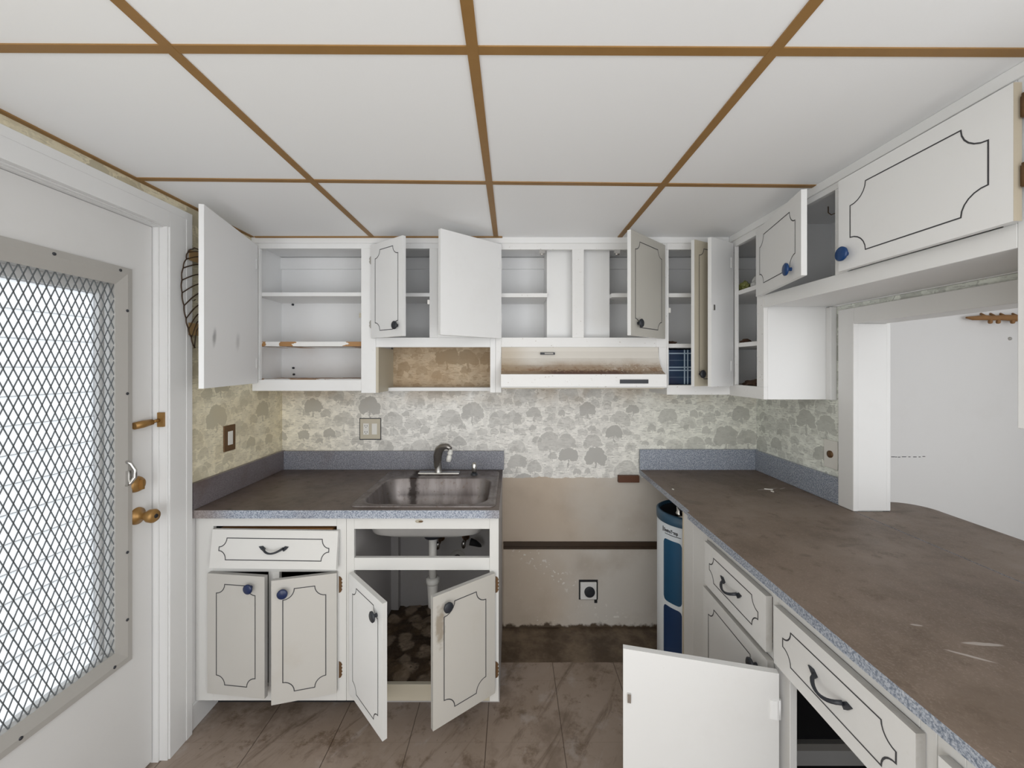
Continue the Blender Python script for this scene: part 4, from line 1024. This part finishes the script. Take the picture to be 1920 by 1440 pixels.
mb = MB(); rb(mb, 1.654, 1.7445, 0.0, 0.888); rb(mb, 1.535, 1.6535, 0.0, 0.888); rb(mb, 1.1265, 1.15, 0.108, 0.888); rb(mb, 1.15, 1.535, 0.862, 0.888); rb(mb, 1.15, 1.535, 0.685, 0.712); rb(mb, 1.15, 1.535, 0.108, 0.16)
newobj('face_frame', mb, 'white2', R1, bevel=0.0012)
mb = MB(); mb.box(XC + 0.019, 1.4285, 1.6976, 1.7114, 0, 0.8965); mb.box(XC + 0.019, 1.4285, 1.4323, 1.4440, 0.0, 0.8965)
mb.box(XC + 0.019, XC + 0.03, 1.1051, 1.5058, 0.108, 0.8965) if False else None
mb.box(1.4165, 1.4285, 1.444, 1.697, 0.0, 0.8965); newobj('carcass', mb, 'dark', R1)  # near-black panels: the unlit inside is put into the colour
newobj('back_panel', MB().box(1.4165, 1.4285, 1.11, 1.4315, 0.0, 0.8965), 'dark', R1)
newobj('side_panel_edge', MB().box(XC - 0.003, XC + 0.019, 1.7116, 1.7187, 0.0, 0.8965), 'edge', R1)
newobj('floor_cleat', MB().box(XC + 0.06, 1.42, 1.413, 1.4315, 0.092, 0.145), 'white2', R1)
newobj('floor_ledge', MB().box(XC + 0.06, 1.42, 1.413, 1.4315, 0.1455, 0.170), 'frameg', R1)
newobj('drawer_box', MB().box(XC + 0.02, 1.25, 1.1576, 1.4224, 0.72, 0.85), 'wood', R1)
drawer(R1, 1.148, 1.513, 0.706, 0.866, 0.002)
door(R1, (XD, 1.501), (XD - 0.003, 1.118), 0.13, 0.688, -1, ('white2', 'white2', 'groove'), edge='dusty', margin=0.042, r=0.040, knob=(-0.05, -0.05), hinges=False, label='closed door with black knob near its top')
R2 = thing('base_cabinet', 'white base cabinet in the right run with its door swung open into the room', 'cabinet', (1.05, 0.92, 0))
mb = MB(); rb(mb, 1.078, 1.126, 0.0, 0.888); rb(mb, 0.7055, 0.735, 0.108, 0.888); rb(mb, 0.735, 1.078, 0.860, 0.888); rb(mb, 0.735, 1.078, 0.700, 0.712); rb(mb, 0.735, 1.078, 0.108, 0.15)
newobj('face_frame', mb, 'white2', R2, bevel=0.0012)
newobj('carcass', MB().box(XC + 0.019, 1.4285, 0.6921, 0.7058, 0.0, 0.8965), 'dark', R2)  # near black again for the shade inside
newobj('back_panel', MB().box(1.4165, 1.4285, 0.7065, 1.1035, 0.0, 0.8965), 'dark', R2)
newobj('drawer_box', MB().box(XC + 0.02, 1.25, 0.7358, 1.0399, 0.72, 0.85), 'wood', R2)
drawer(R2, 0.722, 1.113, 0.702, 0.862, 0.002)
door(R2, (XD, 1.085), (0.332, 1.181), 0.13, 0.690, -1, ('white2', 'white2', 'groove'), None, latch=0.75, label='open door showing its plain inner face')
R3 = thing('base_cabinet', 'white base cabinet at the lower right picture edge with a barely visible drawer top', 'cabinet', (1.05, 0.5, 0))
mb = MB(); rb(mb, 0.66, 0.7045, 0.0, 0.888); rb(mb, 0.30, 0.34, 0.0, 0.888); rb(mb, 0.34, 0.66, 0.862, 0.888); rb(mb, 0.34, 0.66, 0.69, 0.712); rb(mb, 0.34, 0.66, 0.0, 0.15)
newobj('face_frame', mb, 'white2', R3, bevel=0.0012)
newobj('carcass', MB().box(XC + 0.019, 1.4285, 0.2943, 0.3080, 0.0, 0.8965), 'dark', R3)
drawer(R3, 0.35, 0.684, 0.702, 0.860, 0.002)
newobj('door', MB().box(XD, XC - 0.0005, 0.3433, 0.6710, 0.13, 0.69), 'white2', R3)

Rc = thing('countertop', 'wide brown grimy countertop of the right run with speckled blue-grey edge', 'countertop', (1.08, 1.3, 0.889))
pts = [(0.742, 2.2885), (0.736, 1.640)]
pts += [(0.734 - 0.014 * math.sin(math.radians(a)), 1.628 - 0.010 * (1 - math.cos(math.radians(a)))) for a in (15, 45, 75, 90)]
pts += [(0.722, 0.28), (1.41, 0.28), (1.41, 2.2885)]
newobj('slab', MB().prism(pts, 'z', 0.897, 0.923), ['lam', 'grime'], Rc, up_slot=1)
newobj('backsplash', MB().box(0.743, 1.4285, 2.2895, 2.3085, 0.8975, 1.040), 'lam', Rc, bevel=0.001)
newobj('side_splash', MB().box(1.4105, 1.4285, 1.706, 2.289, 0.9235, 1.037), 'lam', Rc, bevel=0.001)
Bt = thing('bar_countertop', 'brown grimy bar counter continuing through the pass-through with a rounded outer corner', 'countertop', (1.6, 1.1, 0.889))
pts = [(1.4135, 0.28), (1.735, 0.28), (1.755, 1.25)]
cxx, cyy2, rr = 1.665, 1.64, 0.105
pts += [(cxx + rr * math.cos(math.radians(a)), cyy2 + rr * math.sin(math.radians(a))) for a in range(-10, 91, 10)]
pts += [(1.5615, 1.745), (1.5615, 1.6285), (1.4135, 1.6285)]
newobj('slab', MB().prism(pts, 'z', 0.897, 0.923), ['lam', 'grime'], Bt, up_slot=1)
newobj('bracket', MB().prism([(1.548, 0.8955), (1.70, 0.8955), (1.548, 0.72)], 'y', 1.0, 1.03), 'white2', Bt)

# chips of paint and rubble lying on the counter
def flake(px, py, w, l, ang, lab, mat='plastic', d=None):
    dd = 0.597 * FPX / (py - HOR); X = LX(px, dd)
    mb = MB(); n = 7; pts = []
    for i in range(n):
        a = 2 * PI * i / n; r = 0.75 + 0.25 * random.random(); pts.append((r * w / 2 * math.cos(a), r * l / 2 * math.sin(a)))
    mb.prism(pts, 'z', 0.0, 0.0035, 0)
    o = newobj('paint_flake', mb, mat, None, loc=(X, dd, 0.9231), rot=(0, 0, ang)); tag(o, lab, 'paint flake', 'pale flakes on the right countertop')
flake(1262, 918, 0.008, 0.016, 0.4, 'tiny white flake on the right countertop near its back left end')
flake(1441, 918, 0.006, 0.045, 1.2, 'thin white flake on the right countertop below the corner backsplash')
flake(1448, 922, 0.010, 0.018, 0.2, 'small white crumb next to the thin flake on the countertop')

# ------------------------------------------------------------------ water heater in the corner bay
Hx, Hy, Hr = 0.862, 1.912, 0.150
Wh = thing('water_heater', 'slim white cylinder water heater with blue panels under the corner counter', 'water heater', (Hx, Hy, 0))
def cyl_patch(mb, a0, a1, z0, z1, r, rc=0.0, m=0, n=16):
    pts = []
    s = 1 / r
    steps = 5
    wA = (a1 - a0)
    ra = rc / r
    for (cx_, cz_, q) in ((a0 + ra, z0 + rc, 180), (a1 - ra, z0 + rc, 270), (a1 - ra, z1 - rc, 0), (a0 + ra, z1 - rc, 90)):
        for i in range(steps + 1):
            t_ = math.radians(q + 90 * i / steps); pts.append((cx_ + ra * math.cos(t_), cz_ + rc * math.sin(t_)))
    # fan in vertical slices
    import bisect
    cols = 24
    def zr(a):
        # z-range of rounded rect at angle a
        da = min(a - a0, a1 - a)
        if da < ra: k = rc - math.sqrt(max(0, rc * rc - ((ra - da) * r) ** 2))
        else: k = 0
        return z0 + k, z1 - k
    prev = None
    for i in range(cols + 1):
        a = a0 + wA * i / cols; lo, hi = zr(a)
        v = (mb.b.verts.new((Hx + r * math.sin(a), Hy - r * math.cos(a), lo)), mb.b.verts.new((Hx + r * math.sin(a), Hy - r * math.cos(a), hi)))
        if prev: f = mb.b.faces.new((prev[0], v[0], v[1], prev[1])); f.smooth = True
        prev = v
plain_w = plain('heater_enamel', (0.62, 0.66, 0.70), 0.35, 0, 0.05); M['heater'] = plain_w
M['hblue'] = plain('heater_blue', (0.012, 0.075, 0.16), 0.3, 0, 0.2, 6)
M['hnavy'] = plain('heater_navy', (0.008, 0.035, 0.11), 0.3, 0, 0.2, 6)
M['hring'] = plain('heater_ring', (0.025, 0.07, 0.12), 0.4, 0, 0.1)
newobj('tank', MB().lathe([(Hr - 0.004, 0.0), (Hr, 0.01), (Hr, 0.785)], 64, T4(Hx, Hy, 0)), 'heater', Wh)
newobj('top_ring', MB().lathe([(Hr + 0.001, 0.785), (Hr + 0.003, 0.79), (Hr + 0.003, 0.825), (Hr - 0.008, 0.832), (Hr - 0.014, 0.825), (Hr - 0.016, 0.795)], 64, T4(Hx, Hy, 0), cap=False), 'hring', Wh)
newobj('top_well', MB().lathe([(Hr - 0.0135, 0.823), (Hr - 0.018, 0.795), (0.0, 0.79)], 48, T4(Hx, Hy, 0), cap=False), 'dark', Wh)
aL = math.radians(-73); aR = math.radians(-37)
mb = MB(); cyl_patch(mb, aL, aR, 0.425, 0.715, Hr + 0.0008, 0.018); newobj('front_panel', mb, 'hblue', Wh)
mb = MB(); cyl_patch(mb, aL, aR, 0.05, 0.405, Hr + 0.0008, 0.018); newobj('front_panel', mb, 'hnavy', Wh)
# lettering wrapped on the tank
def text_mesh(s, size, bold=False):
    cu = bpy.data.curves.new('lettering', 'FONT'); cu.body = s; cu.size = size; cu.align_x = 'LEFT'; cu.offset = 0.0006 if bold else 0.0
    tmp = bpy.data.objects.new('tmp', cu); COL.objects.link(tmp)
    dg = bpy.context.evaluated_depsgraph_get(); me = bpy.data.meshes.new_from_object(tmp.evaluated_get(dg))
    bpy.data.objects.remove(tmp); return me
def wrap_text(s, size, a0, z0, mat, bold=False):
    me = text_mesh(s, size, bold)
    bm = bmesh.new(); bm.from_mesh(me)
    w = Vector(Wh['_w'])
    for v in bm.verts:
        a = a0 + v.co.x / Hr; v.co = Vector((Hx + (Hr + 0.0012) * math.sin(a), Hy - (Hr + 0.0012) * math.cos(a), z0 + v.co.y * 1.45)) - w
    bm.to_mesh(me); bm.free(); me.materials.clear(); me.materials.append(M[mat])
    o = bpy.data.objects.new('lettering', me); COL.objects.link(o); o.parent = Wh; return o
wrap_text('EnviroTemp', 0.0150, math.radians(-72), 0.748, 'black', True)
mb = MB(); cyl_patch(mb, math.radians(-70), math.radians(-38), 0.7375, 0.7405, Hr + 0.001, 0.0005); newobj('lettering_underline', mb, 'black', Wh)
mb = MB(); cyl_patch(mb, math.radians(-75.5), math.radians(-73.5), 0.744, 0.768, Hr + 0.001, 0.0005); newobj('lettering_bar', mb, 'black', Wh)
newobj('pipe_fitting', MB().lathe([(0.02, 0.79), (0.02, 0.82), (0.012, 0.83), (0.012, 0.85)], 14, T4(Hx - 0.06, Hy - 0.02, 0)), 'chrome', Wh)
newobj('pipe_fitting', MB().lathe([(0.02, 0.79), (0.02, 0.815), (0.012, 0.82), (0.012, 0.86)], 14, T4(Hx + 0.06, Hy, 0)), 'chrome', Wh)
newobj('insulation_scrap', MB().tube([(Hx - 0.10, Hy - 0.05, 0.80), (Hx - 0.07, Hy - 0.07, 0.812), (Hx - 0.04, Hy - 0.10, 0.802)], [0.006, 0.012, 0.006], 8), 'plastic', Wh)

# wood cleat on the back wall, outlet box behind the missing stove
tag(newobj('wood_cleat', MB().box(0.617, 0.738, 2.285, 2.3095, 0.850, 0.889), 'woodr', bevel=0.001), 'reddish brown wood block on the back wall at the end of the right countertop', 'wood block')
Yo = 2.304
so = thing('stove_outlet', 'square grey stove outlet box with a round black socket low on the back wall', 'outlet', (LX(1103, Yo), Yo, LZ(1105, Yo)))
X, Z = LX(1103, Yo), LZ(1106, Yo)
newobj('cutout', MB().box(X - 0.055, X + 0.055, Yo - 0.0005, Yo - 0.003, Z - 0.055, Z + 0.06).box(X + 0.035, X + 0.052, Yo - 0.0005, Yo - 0.003, Z - 0.075, Z - 0.05), 'dark', so)
newobj('cover', MB().box(X - 0.048, X + 0.046, Yo - 0.003, Yo - 0.016, Z - 0.048, Z + 0.050), 'trimw', so, bevel=0.003)
newobj('socket', MB().lathe([(0.030, 0.0), (0.030, 0.008), (0.026, 0.010), (0.0, 0.006)], 28, T4(X + 0.004, Yo - 0.016, Z - 0.002) @ R4('X', 90), cap=False), 'black', so)

# outlet and switch plates
def plate(lab, name, pos, nrm, w, h, mat, kind, cat):
    """pos centre on the wall; nrm: 'y' faces the camera, 'x+' / 'x-' on the side walls"""
    X, Y, Z = pos
    rot = {'y': 0, 'x+': math.radians(90), 'x-': math.radians(-90)}[nrm]
    o = thing(name, lab, cat, pos); o.rotation_euler = (0, 0, rot); o['_w'] = (0, 0, 0)
    newobj('cover_plate', MB().box(-w / 2, w / 2, -0.006, -0.0003, -h / 2, h / 2), mat, o, loc=(0, 0, 0), bevel=0.002)
    for dx, k in kind:
        if k == 'rocker':
            newobj('rocker', MB().box(dx - 0.015, dx + 0.015, -0.0095, -0.0062, -0.032, 0.032), 'plastic', o, loc=(0, 0, 0), bevel=0.001)
        if k == 'duplex':
            q = newobj('receptacle', MB().box(dx - 0.0165, dx + 0.0165, -0.0085, -0.0062, -0.033, 0.033), 'plastic', o, loc=(0, 0, 0), bevel=0.001)
            mb = MB()
            for cz in (-0.018, 0.018):
                mb.box(dx - 0.0075, dx - 0.005, -0.0092, -0.0086, cz - 0.004, cz + 0.006); mb.box(dx + 0.005, dx + 0.0075, -0.0092, -0.0086, cz - 0.004, cz + 0.006)
                mb.box(dx - 0.002, dx + 0.002, -0.0092, -0.0086, cz - 0.011, cz - 0.007)
            newobj('slots', mb, 'black', q, loc=(0, 0, 0))
        if k == 'round':
            newobj('jack', MB().lathe([(0.016, 0), (0.016, 0.004), (0.008, 0.006), (0, 0.006)], 20, T4(dx, -0.006, 0.0) @ R4('X', 90), cap=False), 'bronze', o, loc=(0, 0, 0))
    if mat == 'creamd':
        newobj('plate_border', MB().box(-w / 2 - 0.004, w / 2 + 0.004, -0.0035, -0.0002, -h / 2 - 0.005, h / 2 + 0.004), 'black', o, loc=(0, 0, 0))
    return o
plate('double cover plate with an outlet and a rocker switch above the left backsplash', 'outlet_plate', (LX(694.5, 2.309), 2.3095, LZ(804, 2.309)), 'y', 0.118, 0.118, 'creamd', ((-0.023, 'duplex'), (0.026, 'rocker')), 'outlet')
plate('brass cover plate with a white rocker switch on the left wall', 'switch_plate', (XL + 0.0005, 1.874, 1.183), 'x+', 0.075, 0.122, 'bronze', ((0, 'rocker'),), 'light switch')
plate('white cover plate with a round brown jack on the right wall beside the pass-through', 'jack_plate', (XR - 0.0005, 1.765, 1.130), 'x-', 0.074, 0.125, 'plastic', ((0, 'round'),), 'wall jack')

# ------------------------------------------------------------------ loose things in the cabinets
tag(newobj('plaid_tin', MB().box(0.8125, 1.04, 2.10, 2.285, 1.4265, 1.612), 'plaid', bevel=0.004), 'navy blue plaid box on the bottom of the corner cabinet left side', 'box')
def crumple(name, cxyz, size, mat, lab, cat, seed=0, thin=False):
    mb = MB(); bmesh.ops.create_icosphere(mb.b, subdivisions=3, radius=1)
    for v in mb.b.verts:
        n = mnoise.noise(v.co * 1.6 + Vector((seed, 0, 0))) * 0.5 + mnoise.noise(v.co * 4 + Vector((0, seed, 0))) * 0.25
        v.co = v.co * (1 + n); v.co = Vector((v.co.x * size[0], v.co.y * size[1], max(-0.6, v.co.z) * size[2]))
    zmin = min(v.co.z for v in mb.b.verts); bmesh.ops.translate(mb.b, vec=(0, 0, -zmin), verts=mb.b.verts)
    o = newobj(name, mb, mat, None, loc=cxyz); return tag(o, lab, cat)
M['olive'] = plain('olive_foil', (0.20, 0.21, 0.06), 0.4, 0.0, 0.5, 60)
M['packet'] = plain('white_packet', (0.62, 0.62, 0.61), 0.4, 0.0, 0.4, 50)
M['clod'] = plain('brown_dirt', (0.07, 0.035, 0.018), 0.9, 0, 0.4, 60)
crumple('crumpled_wrapper', (1.183, 2.005, 1.9055), (0.030, 0.026, 0.030), 'olive', 'crumpled olive green wrapper on the top shelf of the corner cabinet', 'wrapper', 1)
crumple('crumpled_bag', (1.205, 1.925, 1.9055), (0.034, 0.030, 0.034), 'packet', 'crumpled white packet right of the olive wrapper on the top shelf', 'packet', 5)
crumple('dirt_clump', (1.175, 1.985, 1.6415), (0.022, 0.018, 0.012), 'clod', 'small dark clump on the middle shelf of the corner cabinet', 'dirt clump', 8)
crumple('dirt_clump', (1.20, 1.94, 1.4265), (0.045, 0.075, 0.020), 'clod', 'brown heap of rot on the bottom board of the corner cabinet', 'dirt clump', 11)
crumple('dirt_clump', (0.845, 2.10, 1.6415), (0.030, 0.02, 0.010), 'clod', 'dark clump on the shelf above the navy plaid box', 'dirt clump', 14)

# seen through the opening: driftwood-like rack, bolt and a torn crack on the far wall
Yw = 2.597
mb = MB()
xs_ = [1812, 1825, 1845, 1860, 1880, 1905, 1930]
mb.tube([(LX(x, Yw - 0.03), Yw - 0.03, LZ(596 + (0.5 if i % 2 else -0.5), Yw - 0.03)) for i, x in enumerate(xs_)], [0.006, 0.014, 0.017, 0.016, 0.018, 0.022, 0.022], 10)
rk = thing('wooden_rack', 'knobbly brown wooden rack high on the far wall through the pass-through', 'rack', (LX(1860, Yw), Yw, LZ(597, Yw)))
newobj('rail', mb, 'wood', rk)
for x in (1855, 1870, 1897):
    newobj('peg', MB().lathe([(0.0, -0.036), (0.009, -0.033), (0.012, -0.022), (0.008, -0.010), (0.008, 0.0)], 12, T4(LX(x, Yw - 0.03), Yw - 0.035, LZ(597, Yw - 0.03)), cap=False), 'wood', rk)
for x in (1850, 1868, 1887, 1910):
    newobj('mount', MB().tube([(LX(x, Yw - 0.03), Yw - 0.03, LZ(595, Yw)), (LX(x, Yw - 0.03), Yw + 0.003, LZ(588, Yw))], 0.007, 8), 'wood', rk)
tag(newobj('wall_bolt', MB().lathe([(0.011, 0), (0.010, 0.006), (0, 0.009)], 14, T4(LX(1893, 2.6), 2.5999, LZ(635, 2.6)) @ R4('X', 90), cap=False), 'frameg'), 'small grey bolt on the far wall below the wooden rack', 'bolt')
mb = MB(); random.seed(3); x = 1664
while x < 1736:
    l = random.uniform(3, 9); z = LZ(857 + random.uniform(-0.6, 0.6), 2.6)
    mb.box(LX(x, 2.6), LX(x + l, 2.6), 2.5985, 2.6, z, z + 0.004); x += l + random.uniform(0.5, 6)
struct('wall_far_crack', mb, 'groove')
